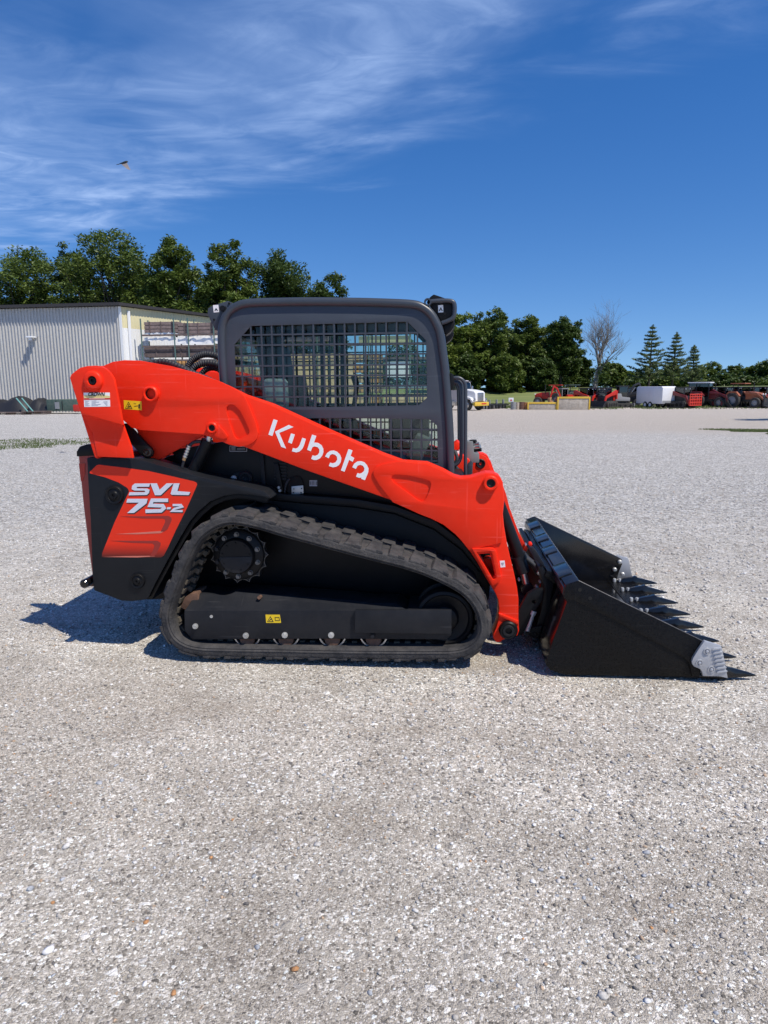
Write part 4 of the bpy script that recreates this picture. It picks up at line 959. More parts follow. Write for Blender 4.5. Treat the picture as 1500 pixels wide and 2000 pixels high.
b = MB(); b.tube(catmull([P(369, 872, .24), P(378, 864, .25), P(392, 862, .26)], 4, False), .010, 10); b.build('hydraulic_hose', HOSE, LO)
tc_ = cylinder((960, 948), (1016, 1092), (1030, 1150), .395, .036, .019, 'tilt_cylinder'); mir_tree(tc_, LO)
sl_ = MB(); A = P(1010, 1086, .395); B_ = P(1021, 1118, .395); sl_.tube([A, B_], .043, 20); ss_ = sl_.build('cylinder_sleeve', SATIN, LO); mir(ss_)

# hoses lying along the boom and looped behind the cab
def corr(pts, r, name, Y, rib=.008):
    pp = catmull([P(x, y, Y) for x, y in pts], 14, False); b = MB(); rs = [r*(1+(.16 if (i % 3 == 0) else -.05)) for i in range(len(pp))]; b.tube(pp, rs, 12); return b.build(name, HOSE, LO)
corr([(285, 712), (318, 706), (345, 714), (372, 727), (400, 738), (430, 752)], .017, 'hose_sleeve', .36)
corr([(290, 720), (325, 712), (352, 720), (378, 733), (420, 755)], .017, 'hose_sleeve', .40)
corr([(365, 722), (372, 708), (385, 697), (402, 692), (422, 695), (440, 705)], .021, 'looped_hose', .95)
corr([(372, 730), (382, 716), (400, 709), (422, 711), (442, 722)], .021, 'looped_hose', .90)
corr([(390, 735), (402, 722), (420, 719), (442, 730)], .018, 'looped_hose', .98)

# ---- cab -----------------------------------------------------------------------
YG = .42
TUBE = [(441, 800), (437, 745), (434, 690), (433.5, 650), (436.5, 629), (447, 610), (465, 597.5), (491, 592), (560, 590), (621.8, 589.5), (700, 590.2), (746.6, 591.5), (800, 594), (822, 599), (839, 611), (851, 629), (859.5, 652), (865, 690), (870.5, 735), (875.5, 803), (878.5, 860), (879, 915), (878, 945)]
def cab():
    root = empty_part = None
    b = MB(); b.tube(catmull([P(x, y, YG) for x, y in TUBE], 5, False), .0245, 16); fr = b.build('rops_tube', TUBEG, LO, ang=60); frf = mir(fr)
    # perforated side guard: plate with two window openings and bars across them
    OUT = [(444, 800), (441, 745), (438.5, 690), (438.5, 652), (442, 632), (451, 615), (468, 603), (491, 597.5), (560, 595.5), (622, 595), (700, 595.8), (746, 597), (798, 599.5), (818, 604), (834, 615), (846, 632), (854, 654), (860, 692), (865.5, 736), (870.5, 803), (873.5, 860), (874, 930), (560, 930)]
    W1 = [(458, 673), (490.4, 636.8), (795.7, 628.4), (832, 664.8), (834, 776.8), (818, 791.4), (560, 796.4), (466, 798), (461, 760)]
    W2 = [(590, 817), (700, 817), (838, 818.5), (853.5, 831), (855.5, 905), (600, 905)]
    def grid(W, x0, pitch, rows, tilt, Yb0, Yb1):
        pr = xz(W, YG); gb = MB()
        def clip(p, d):
            ts = []; n = len(pr)
            for i in range(n):
                a = Vector(pr[i]); e = Vector(pr[(i+1) % n])-a; den = d[0]*e.y-d[1]*e.x
                if abs(den) < 1e-9: continue
                w_ = a-Vector(p); t = (w_.x*e.y-w_.y*e.x)/den; u = (w_.x*d[1]-w_.y*d[0])/den
                if 0 <= u < 1: ts.append(t)
            ts.sort(); return list(zip(ts[::2], ts[1::2]))
        bw = .0046
        def bar(p, d, L0, L1, q=0.0):
            d = Vector(d).normalized(); n = Vector((-d.y, d.x))*bw; a = Vector(p)+d*L0; c = Vector(p)+d*L1
            gb.prism([tuple(a+n), tuple(a-n), tuple(c-n), tuple(c+n)], Yb0+q, Yb1-q)
        xs = [q[0] for q in pr]; zs = [q[1] for q in pr]
        k = x0
        while k < 860:
            p = P(k, 720, YG); d = Vector((tilt*0, 1.0))
            for (t0, t1) in clip((p.x, p.z), (0.0, 1.0)): bar((p.x, p.z), (0, 1), t0-.004, t1+.004)
            k += pitch
        for yv in rows:
            p = P(650, yv, YG)
            for (t0, t1) in clip((p.x, p.z), (1.0, 0.0)): bar((p.x, p.z), (1, 0), t0-.004, t1+.004, .0006)
        return gb
    g = MB(); g.add(*holed(xz(OUT, YG), [xz(W1, YG), xz(W2, YG)], YG-.003, YG+.005)); gp = g.build('side_guard', GREY, LO, .0015)
    m1 = grid(W1, 472.6, 20.15, [652+20.45*i for i in range(8)], 0, YG-.0015, YG+.0035).build('guard_mesh', GREY, gp)
    m2 = grid(W2, 602, 20.15, [839+20.3*i for i in range(5)], 0, YG-.0015, YG+.0035).build('guard_mesh', GREY, gp)
    gf = mir(gp); mir(m1, parent=gf); mir(m2, parent=gf)
    # weld bead between tube and plate
    b = MB(); b.tube(catmull([P(x, y, YG-.004) for x, y in OUT[2:21]], 3, False), .0028, 6); b.build('weld_bead', mat('weld_paint', (.15, .15, .15), .4), gp)
    # window pane behind the guard
    gl = plate('side_window', [(446, 800), (441, 660), (452, 625), (490, 603), (800, 604), (845, 640), (868, 760), (872, 915), (560, 915)], YG+.045, YG+.049, GLASS, LO, 0); mir(gl)
    # window frame strips seen through the mesh
    for (x, yy0, yy1, w) in ((628, 610, 905, 4.0), (655, 620, 830, 3.0)):
        s = plate('window_post', [(x-w, yy0), (x+w, yy0), (x+w+4, yy1), (x-w+4, yy1)], YG+.055, YG+.075, BLACK, LO, .002)
        if x == 628: mir(s)
    # roof, front and rear frames
    rp = [(452, 612), (468, 600), (491, 594.5), (560, 592.5), (700, 592.6), (798, 596), (820, 601.5), (838, 613), (848, 630)]
    b = MB(); pr = xz(rp, YG); pts = pr+[(x, z-.035) for x, z in reversed(pr)]
    b.prism(pts, YG+.01, WID-YG-.01); b.build('roof', GREY, LO, .004)
    b = MB(); pr = xz([(470, 612), (830, 611), (842, 640), (835, 640), (824, 622), (476, 622), (458, 655), (452, 650)], YG+.03); b.prism(pr, YG+.05, WID-YG-.05); b.build('headliner', HOLE, LO)
    def cross(x, y, s, name, m_=BLACK):
        c = P(x, y, YG); q = MB(); q.box((c.x, WID/2, c.z), (s[0], WID-2*YG, s[1])); return q.build(name, m_, LO, .004)
    cross(866, 720, (.03, .03), 'front_cross_bar'); cross(876, 935, (.05, .12), 'front_sill'); cross(440, 820, (.06, .10), 'rear_sill'); cross(437, 705, (.03, .03), 'rear_cross_bar')
    for yy in (YG+.05, WID-YG-.05): pass
    a = P(437, 800, YG); c = P(438, 640, YG); q = MB(); q.box(((a.x+c.x)/2+.02, WID/2, (a.z+c.z)/2), (.006, WID-2*YG-.06, abs(a.z-c.z))); q.build('rear_window', GLASS, LO)
    a = P(874, 900, YG); c = P(854, 640, YG); q = MB(); q.add([(a.x, YG+.04, a.z), (a.x, WID-YG-.04, a.z), (c.x, WID-YG-.04, c.z), (c.x, YG+.04, c.z), (a.x-.005, YG+.04, a.z), (a.x-.005, WID-YG-.04, a.z), (c.x-.005, WID-YG-.04, c.z), (c.x-.005, YG+.04, c.z)], [(0, 1, 2, 3), (7, 6, 5, 4), (0, 4, 5, 1), (2, 6, 7, 3), (1, 5, 6, 2), (0, 3, 7, 4)]); q.build('front_door_glass', GLASS, LO)
    for yy in (YG+.05, WID/2, WID-YG-.05):
        q = MB(); q.tube([(a.x-.015, yy, a.z), (c.x-.015, yy, c.z)], .014 if yy != WID/2 else .006, 8); q.build('door_frame', BLACK, LO)
    # rear lower bulkhead and floor
    fl = plate('cab_floor', [(440, 800), (470, 812), (600, 870), (700, 905), (872, 930), (872, 960), (440, 960)], YG+.06, WID-YG-.06, BLACK, LO, .004)
    # seat
    s0 = P(520, 790, .75)
    q = MB(); sx = s0.x; q.box((sx+.30, WID/2, s0.z-.17), (.48, .50, .12), rot=(0, rad(-4), 0)); q.build('seat_cushion', SEATM, LO, .04, seg=3)
    q = MB(); q.box((sx+.07, WID/2, s0.z+.10), (.12, .46, .55), rot=(0, rad(-10), 0)); q.build('seat_back', SEATM, LO, .04, seg=3)
    q = MB(); q.box((sx+.0, WID/2, s0.z+.42), (.10, .28, .16), rot=(0, rad(-12), 0)); q.build('headrest', SEATM, LO, .03, seg=3)
    for yy in (YG+.16, WID-YG-.16):
        q = MB(); q.box((sx+.40, yy, s0.z-.05), (.42, .10, .07)); ar = q.build('armrest', BLACK, LO, .02)
        q = MB(); q.tube(catmull([(sx+.58, yy, s0.z-.02), (sx+.60, yy, s0.z+.10), (sx+.585, yy, s0.z+.17)], 4, False), [.014]*5+[.02]*4, 10); q.build('joystick', BLACK, ar)
    q = MB(); yy = YG+.10; q.box((P(575, 770, yy).x, yy+.02, P(575, 770, yy).z), (.16, .03, .20), rot=(0, rad(-8), 0)); q.build('window_latch_panel', SEATM, LO, .01)
    # pale teal box with a dark cap in the back of the cab
    tbox = plate('teal_box', [(514, 742), (520, 739), (556, 739), (563, 745), (565, 795), (514, 795)], YG+.10, YG+.22, mat('pale_teal', (.40, .52, .52), .35), LO, .012)
    q = MB(); c = P(535, 737, YG+.15); q.cyl((c.x, c.y, c.z-.015), (c.x, c.y, c.z+.02), .025, 14); q.build('box_cap', BLACK, tbox)
    q = MB(); c1 = P(798, 830, .8); q.box((c1.x, .86, c1.z-.01), (.26, .10, .16)); q.build('front_console', mat('console_plastic', (.09, .10, .11), .5), LO, .02)
    q = MB(); c1 = P(820, 870, .9); q.box((c1.x, .9, c1.z), (.10, .5, .16), rot=(0, rad(25), 0)); q.build('foot_guard', mat('console_light', (.20, .22, .22), .5), LO, .02)
    q = MB(); c1 = P(700, 850, .7); q.box((c1.x, .75, c1.z), (.5, .06, .05), rot=(0, rad(16), 0)); q.build('lap_bar', BLACK, LO, .015)
    # small grab knob on the guard
    c = P(523, 789, YG-.02); q = MB(); q.tube(catmull([(c.x-.02, YG-.002, c.z-.01), (c.x-.015, YG-.025, c.z), (c.x+.015, YG-.025, c.z), (c.x+.02, YG-.002, c.z-.01)], 4, False), .005, 8); q.build('pull_handle', STEEL, gp)
    return gp
cab()
def lamps():
    # rear lamp bracket
    o = plate('rear_lamp_bracket', [(405, 612), (406, 602), (413, 598), (444, 587.5), (459, 594), (450, 607), (430, 634), (428, 648), (420, 644), (410, 625)], YG+.015, YG+.06, GREY, LO, .004)
    f = mir(o)
    decal([[(416, 596), (426.5, 595.4), (428, 609.5), (417.5, 610.4)]], YG+.015, WHITE, 'bracket_sticker', o); decal([stroke([(419.5, 607.5), (422, 603), (425, 607)], 2.0)], YG+.0142, INK, 'sticker_mark', o)
    c = P(435.5, 603, YG-.01); b = MB(); b.cyl((c.x, YG+.02, c.z), (c.x, YG-.02, c.z), .017, 18); b.cyl((c.x, YG-.02, c.z), (c.x, YG-.023, c.z), .011, 14); b.build('bracket_knob', BLACK, o)
    for (x, y) in ((416.5, 624), (446, 592)):
        c = P(x, y, YG); b = MB(); b.cyl((c.x, YG+.02, c.z), (c.x, YG+.010, c.z), .006, 8); b.build('bracket_bolt', BLACK, o)
    # front lamp housing
    h = plate('front_lamp_housing', [(833, 590), (840, 580), (847, 574.7), (860, 579), (872, 583.5), (884, 585), (889, 591), (891, 604), (890, 617), (886, 627), (864, 632), (852, 612)], YG+.02, YG+.075, BLACK, LO, .006)
    b = MB(); b.tube(catmull([P(x, y, YG+.005) for x, y in ((842, 589), (858, 587.5), (876, 587.5), (885, 590), (888, 598), (887.5, 612), (884, 621), (874, 627), (863, 631))], 5, False), .0125, 12); b.build('lamp_guard_tube', TUBEG, h)
    f = mir(h)
    decal([[(855.5, 596), (865.5, 595.5), (866, 610), (856, 610.5)]], YG+.02, WHITE, 'housing_sticker', h); decal([stroke([(857.8, 607.5), (861, 602), (864, 607.5)], 2.0)], YG+.0192, INK, 'sticker_mark', h)
    c = P(835.5, 590, YG-.01); b = MB(); b.lathe((c.x, YG+.03, c.z), (0, 1, 0), [(0, .021), (-.05, .021), (-.05, .013), (-.02, .012)], 18); b.build('lamp_mount_tube', TUBEG, h)
    c = P(869.5, 612, YG+.01); b = MB(); b.cyl((c.x, YG+.03, c.z), (c.x, YG+.012, c.z), .007, 10); b.build('lamp_bolt', BLACK, h)
    l = plate('work_lamp', [(864, 634), (884, 627), (889, 630), (886, 640), (880, 648), (872, 654), (868, 652)], YG+.03, YG+.16, BLACK, LO, .006); mir(l)
    # tail light by the door
    t = plate('side_mirror_bracket', [(879, 728), (885, 731), (888, 745), (884, 762), (880, 762)], YG-.01, YG+.02, BLACK, LO, .004)
lamps()
def rails():
    for pts, Y in (([(880, 741), (888, 738), (897, 738.5), (905, 744), (909, 754), (909.5, 790), (909.3, 860), (909, 930)], .44), ([(880, 750), (888, 747), (894, 749), (898, 757), (899.5, 775), (900.5, 830), (900.5, 885), (898, 899), (890, 908), (878, 912)], .46)):
        b = MB(); b.tube(catmull([P(x, y, Y) for x, y in pts], 6, False), .0105, 12); o = b.build('grab_rail', TUBEG, LO); mir(o)
rails()
# valves and hose couplers ahead of the cab
def front_bits():
    o = plate('coupler_block', [(912, 862), (924, 862), (926, 884), (936, 886), (936, 904), (912, 904)], 1.02, 1.14, mat('coupler_grey', (.20, .21, .21), .5), LO, .006)
    for (x0, y0, x1, y1, r, m_) in ((918, 862, 930, 862, .012, FRAMEM), (922, 874, 938, 872, .017, STEEL), (924, 880, 940, 878, .012, BLACK), (918, 868, 936, 866, .010, STEEL)):
        b = MB(); b.tube([P(x0, y0, 1.06), P(x1, y1, 1.04)], r, 14); b.build('quick_coupler', m_, o)
    plate('valve_cover', [(885, 868), (893, 862), (899, 866), (899, 878), (886, 880)], 1.0, 1.2, RED, LO, .006)
    plate('valve_label', [(886, 881), (898, 881), (898, 888), (886, 886)], 1.0, 1.18, WHITEP, LO, .003)
    plate('front_bracket', [(886, 888), (905, 890), (918, 900), (912, 945), (886, 945)], .92, 1.1, RED, LO, .006)
    b = MB(); b.tube(catmull([P(888, 880, .9), P(893, 895, .88), P(889, 908, .88), P(896, 920, .88)], 5, False), .012, 10); b.build('control_hose', HOSE, LO)
    plate('link_guard', [(914, 905), (920, 900), (924, 904), (922, 935), (912, 935)], .9, .93, GREY, LO, .004)
    # tool catch seen past the track
    plate('coupler_wedge', [(921, 1128), (932, 1120), (944, 1128), (950, 1142), (952, 1150), (948, 1153), (936, 1144), (924, 1137)], .80, .86, mat('pale_cast_steel', (.50, .48, .42), .6), LO, .006, sm=1)
front_bits()

# ---- quick-attach coupler ---------------------------------------------------------
def coupler():
    ARMY = (.24, .36)
    pl = plate('coupler_plate', [(1014, 1190), (1030, 1160), (1046, 1151), (1062, 1150), (1060, 1172), (1042, 1200), (1020, 1240), (1004, 1246), (996, 1240), (1000, 1215)], .25, .285, BLACK, LO, .005, holes=[[(1039, 1175), (1042, 1172), (1046, 1173), (1047, 1177), (1044, 1180), (1040, 1179)]])
    mir(pl)
    pl2 = plate('coupler_plate', [(1014, 1190), (1030, 1160), (1046, 1151), (1062, 1150), (1060, 1172), (1042, 1200), (1020, 1240), (1004, 1246), (996, 1240), (1000, 1215)], .47, .49, BLACK, LO, .005); mir(pl2)
    # cross frame leaning against the bucket's back
    fr = plate('coupler_frame', [(1052, 1110), (1060, 1108), (1070, 1124), (1082, 1140), (1070, 1200), (1052, 1240), (1040, 1246), (1056, 1196), (1064, 1150), (1056, 1126)], .30, WID-.30, BLACK, LO, .006)
    lv = plate('lock_lever', [(1035, 1070), (1042, 1069), (1050, 1080), (1062, 1100), (1066, 1110), (1058, 1106), (1044, 1092)], .33, .37, FRAMEM, fr, .006)
    q = MB(); q.tube([P(1030, 1232, .26), P(1041, 1198, .26)], .013, 12); q.tube([P(1040, 1200, .26), P(1043, 1193, .26)], .018, 12); q.build('lock_pin', SILVER, fr)
    for (x, y, r, m_) in ((1036, 1063, .011, RED), (1054, 1119, .016, STEEL), (1049, 1147, .010, STEEL), (1055, 1137, .008, STEEL), (1014, 1133, .008, STEEL), (1027, 1064, .007, STEEL)):
        c = P(x, y, .40); q = MB(); q.lathe((c.x, .40, c.z), (0, 1, 0), [(.03, r), (0, r), (-.006, r*.8), (-.008, 0)], 14); q.build('hose_nipple', m_, fr)
    q = MB(); q.tube(catmull([P(1066, 1118, .46), P(1067, 1126, .46), P(1060, 1138, .46), P(1056, 1148, .46)], 5, False), .011, 10); q.build('hydraulic_hose', RED, fr)
    q = MB(); q.tube(catmull([P(1074, 1100, .52), P(1080, 1112, .52), P(1084, 1124, .5)], 4, False), .012, 10); q.build('hydraulic_hose', REDP, fr)
    for k, (dx, Y) in enumerate(((0, .42), (4, .5), (-4, .56))):
        q = MB(); q.tube(catmull([P(1008+dx, 1060, Y), P(1022+dx, 1085, Y), P(1044+dx, 1105, Y), P(1054+dx, 1122, Y)], 6, False), .013, 10); q.build('hydraulic_hose', HOSE, fr)
coupler()

# ---- bucket ---------------------------------------------------------------------
def bucket():
    B0, B1 = -.05, 1.80
    up = lambda x, y: P(x, y, B0)
    # shell: floor, curved back, folded top edge (cross-section extruded across)
    k = xz([(1129, 1135), (1104.8, 1143), (1101, 1163), (1108, 1176), (1085, 1240), (1068.4, 1290), (1066, 1298), (1074, 1308), (1101, 1317), (1230, 1321), (1372, 1324), (1420, 1326)], B0)
    inner = xz([(1415, 1322.5), (1230, 1317), (1110, 1312), (1084, 1300), (1080, 1290), (1096, 1243), (1119, 1178), (1112, 1162), (1114, 1150), (1130, 1143)], B0)
    b = MB(); b.prism(k+inner, B0+.012, B1-.012); root = b.build('bucket', GLOSS, LO, .003)
    side = [(1129, 1134.2), (1104.8, 1143), (1101, 1163.7), (1108, 1176), (1085, 1240), (1068.4, 1291), (1066, 1299), (1075, 1309), (1101.3, 1318), (1230, 1320.5), (1350, 1322), (1366, 1322), (1372, 1300), (1384, 1272), (1384, 1259), (1375, 1253.8)]
    s = plate('side_plate', side, B0+.008, B0+.022, BUCK, root, .003)
    band = [(1129, 1134.2), (1104.8, 1143), (1101, 1163.7), (1106, 1173), (1120, 1172), (1190, 1206), (1260, 1244), (1337, 1285), (1346, 1294), (1352, 1321.5), (1366, 1321.5), (1372, 1300), (1384, 1272), (1384, 1259), (1375, 1253.8)]
    bd = plate('edge_band', band, B0, B0+.0085, BUCK, root, .003)
    for (x, y) in ((1132.5, 1152), (1152.5, 1168.5)):
        c = up(x, y); q = MB(); q.cyl((c.x, B0+.002, c.z), (c.x, B0-.0006, c.z), .010, 16); q.build('bolt_hole', HOLE, bd)
    def mb_mir(o, parent):
        me = o.data.copy(); n = len(me.vertices); co = np.empty(n*3, 'f'); me.vertices.foreach_get('co', co); co = co.reshape(-1, 3); co[:, 1] = (B0+B1)-co[:, 1]; me.vertices.foreach_set('co', co.ravel()); me.flip_normals(); me.update()
        q = bpy.data.objects.new(o.name, me); C.objects.link(q); q.parent = parent; q.location = o.location; return q
    for q_ in (mb_mir(s, root), mb_mir(bd, root)): q_.data.materials[0] = GLOSS
    wm = mat('rubbed_edge_steel', (.10, .10, .105), .4, metal=.5, var=.5, vscale=40)
    for yy in (B0+.003, B1-.020):
        q = MB(); q.tube([Vector((p.x, yy, p.z+.0012)) for p in (up(1130, 1134.6), up(1190, 1164), up(1250, 1193), up(1310, 1222), up(1374, 1253.4))], .0022, 6); q.build('rubbed_edge', wm, root)
    # silver wear shank bolted to each front corner
    def zz(p): return [(1180+x/4.6875, 1080+y/4.6875) for x, y in p]
    sh = zz([(920, 805), (1068, 850), (1080, 870), (1088, 905), (1135, 1150), (1060, 1132), (905, 1130), (897, 1090), (880, 1065), (825, 1042), (808, 1020), (804, 995), (815, 962), (860, 890)])
    o = plate('corner_shank', sh, B0-.022, B0-.0005, SILVER, root, .005)
    ob = [o]
    for (x, y) in ((940, 900), (872, 1005), (980, 1065)):
        a, c_ = zz([(x, y)])[0]; c = P(a, c_, B0-.022); q = MB(); q.lathe((c.x, B0-.022, c.z), (0, 1, 0), [(.001, .019), (-.005, .018), (-.005, .013), (.001, .012), (.001, .008), (-.008, .008), (-.010, .005), (-.010, 0)], 22); ob.append(q.build('shank_bolt', SILVER, o))
    for k_ in range(7):
        x0, y0 = 985+k_*7, 885+k_*35; pr = zz([(x0, y0+4), (x0+22, y0-12), (1078+k_*8.5, y0-18), (1081+k_*8.5, y0-4), (x0+40, y0+6), (x0+12, y0+12)]); ob.append(plate('shank_ridge', pr, B0-.030, B0-.021, SILVER, o, .003))
    fo = mb_mir(o, root)
    for e in ob[1:]: mb_mir(e, fo)
    for (x, y) in ((1210.5, 1097.5), (1200.5, 1112.5), (1216, 1121.5)):
        c = P(x, y, B1-.03); q = MB(); q.lathe((c.x, B1-.024, c.z), (0, 1, 0), [(0, .017), (-.012, .017), (-.02, .010), (-.02, 0)], 18); q.build('shank_nut', ZINC, fo)
    # cutting edge
    e0 = up(1340, 1323.5); e1 = up(1420, 1326); q = MB(); q.prism([(e0.x, e0.z+.012), (e0.x, e0.z-.006), (e1.x-.02, e1.z-.010), (e1.x+.01, e1.z-.004), (e1.x-.02, e1.z+.012)], B0+.014, B1-.014); q.build('cutting_edge', BUCK, root, .002)
    # teeth
    tipx = P(1475.5, 1324.3, 0.0).x; bx = e1.x-.045
    def tooth(yc):
        q = MB(); z0 = .018; L = [(bx-.10, .014, .000, .026), (bx-.04, .025, -.004, .046), (bx+.02, .030, -.006, .058), (bx+.045, .031, -.004, .066), (bx+.062, .024, -.002, .052), (bx+.10, .022, .0, .043), (tipx-.03, .011, .004, .022), (tipx, .005, .006, .012)]
        vs = []; fs = []
        for (x, hw, zl, zh) in L: vs += [(x, yc-hw, z0+zl), (x, yc+hw, z0+zl), (x, yc+hw*.55, z0+zh), (x, yc-hw*.55, z0+zh)]
        for i in range(len(L)-1):
            for j in range(4): fs.append((4*i+j, 4*i+(j+1) % 4, 4*i+4+(j+1) % 4, 4*i+4+j))
        fs += [(3, 2, 1, 0), tuple(4*(len(L)-1)+j for j in range(4))]
        q.add(vs, fs); t = q.build('tooth', GLOSS, root, .003, ang=30)
    for i in range(8): tooth(1.75*i/7)
    for i in range(8):
        y = 1.75*i/7; q = MB()
        for dx in (-.085, -.045): q.lathe((bx+dx-.03, y, .052), (0, 0, 1), [(-.03, .014), (.0, .014), (.008, .010), (.008, 0)], 12)
        q.build('tooth_bolts', ZINC, root)
    # stiffening step inside and folded gussets on top of the back wall
    lipA = up(1104.8, 1143); lipB = up(1129, 1134.2)
    q = MB(); q.prism(xz([(1100, 1147), (1131, 1136), (1136, 1140), (1120, 1176), (1104, 1172), (1098, 1160)], B0+.01), B0+.014, B1-.014); q.build('top_rail', mat('top_rail_paint', (.012, .013, .017), .26, spec=.35, coat=.1), root, .006)
    # step plates with traction cut-outs along the top rail
    for (y0, y1) in ((.10, .34), (.62, .80), (.98, 1.16), (1.42, 1.66)):
        q = MB(); c = up(1112, 1141); q.box((c.x+.005, (y0+y1)/2, c.z+.004), (.075, y1-y0, .012), rot=(0, rad(-22), 0)); q.build('step_plate', GLOSS, root, .003)
    for y in (.55, 1.20):
        q = MB(); q.prism(xz([(1112, 1150), (1134, 1160), (1140, 1190), (1118, 1230), (1098, 1250)], B0), y-.008, y+.008); q.build('gusset', GLOSS, root, .002)
    # hook lip on the back that the coupler holds
    q = MB(); q.prism(xz([(1100, 1150), (1086, 1146), (1080, 1158), (1092, 1166), (1104, 1176)], B0), .28, WID-.28); q.build('coupler_hook', BUCK, root, .004)
    q = MB(); q.prism(xz([(1068, 1290), (1048, 1284), (1044, 1270), (1076, 1262)], B0), .28, WID-.28); q.build('lower_hook', BUCK, root, .004)
    return root
bucket()

# ================================================================== BIRD
def bird():
    Y = 11.0; c = P(241, 321, Y); o = empty('bird', c, 'small dark bird with pale wing flying against the blue sky', 'bird')
    def q(x, y, d=0.0): return P(200+x/18.75, 300+y/18.75, Y+d)
    b = MB(); b.tube([q(600, 385), q(680, 360), q(800, 330), q(870, 305), q(915, 292), q(945, 300)], [.004, .012, .022, .022, .015, .003], 10); b.build('body', mat('dark_plumage', (.02, .025, .028), .6), o)
    b = MB(); t = q(520, 395)-q(600, 380); A, B_, D, E_ = q(500, 398), q(600, 378), q(610, 398), q(520, 412); th = Vector((0, .006, 0)); b.add([A, E_, D, B_, A+th, E_+th, D+th, B_+th], [(0, 1, 2, 3), (7, 6, 5, 4), (0, 4, 5, 1), (1, 5, 6, 2), (2, 6, 7, 3), (3, 7, 4, 0)]); b.build('tail', mat('dark_plumage'), o)
    def wing(pts, name, m_, dep):
        n = len(pts); V = [q(x, y, d*dep) for x, y, d in pts]; W = [v+Vector((0, .006, .003)) for v in V]
        k = MB(); k.add(V+W, [tuple(range(n)), tuple(range(2*n-1, n-1, -1))]+[(i, (i+1) % n, n+(i+1) % n, n+i) for i in range(n)]); k.build(name, m_, o)
    wing([(890, 320, 0), (920, 400, .3), (960, 480, .6), (1030, 600, 1), (960, 590, .95), (900, 560, .8), (820, 490, .6), (740, 430, .3), (700, 385, 0), (800, 350, 0)], 'wing', mat('pale_wing', (.22, .19, .18), .6), -.12)
    wing([(880, 300, 0), (860, 330, .4), (830, 345, .8), (760, 350, 1), (740, 330, .6), (800, 315, 0)], 'wing', mat('dark_plumage'), .14)
bird()

# ================================================================== WAREHOUSE AND RACKS
def wall_corr(A, B_, z0, z1, pitch, depth, name, m, parent, shift=0.0, zb=None):
    """ribbed sheet-metal wall from A to B, real ribs"""
    A = Vector((A[0], A[1])); B_ = Vector((B_[0], B_[1])); d = (B_-A); L = d.length; d.normalize(); n = Vector((d.y, -d.x))
    if n.y > 0: n = -n
    prof = []; k = 0.0
    while k < L:
        for f, h in ((0, 0), (.62, 0), (.70, 1), (.90, 1), (.98, 0)):
            s = k+f*pitch
            if s <= L: prof.append((s, h*depth))
        k += pitch
    prof.append((L, 0)); vs = []
    zt = (lambda s: z1) if not callable(z1) else z1
    for s, h in prof: p = A+d*s+n*(h+shift); vs += [(p.x, p.y, z0), (p.x, p.y, zt(s))]
    b = MB(); b.add(vs, [(2*i, 2*i+2, 2*i+3, 2*i+1) for i in range(len(prof)-1)]); return b.build(name, m, parent, ang=20)
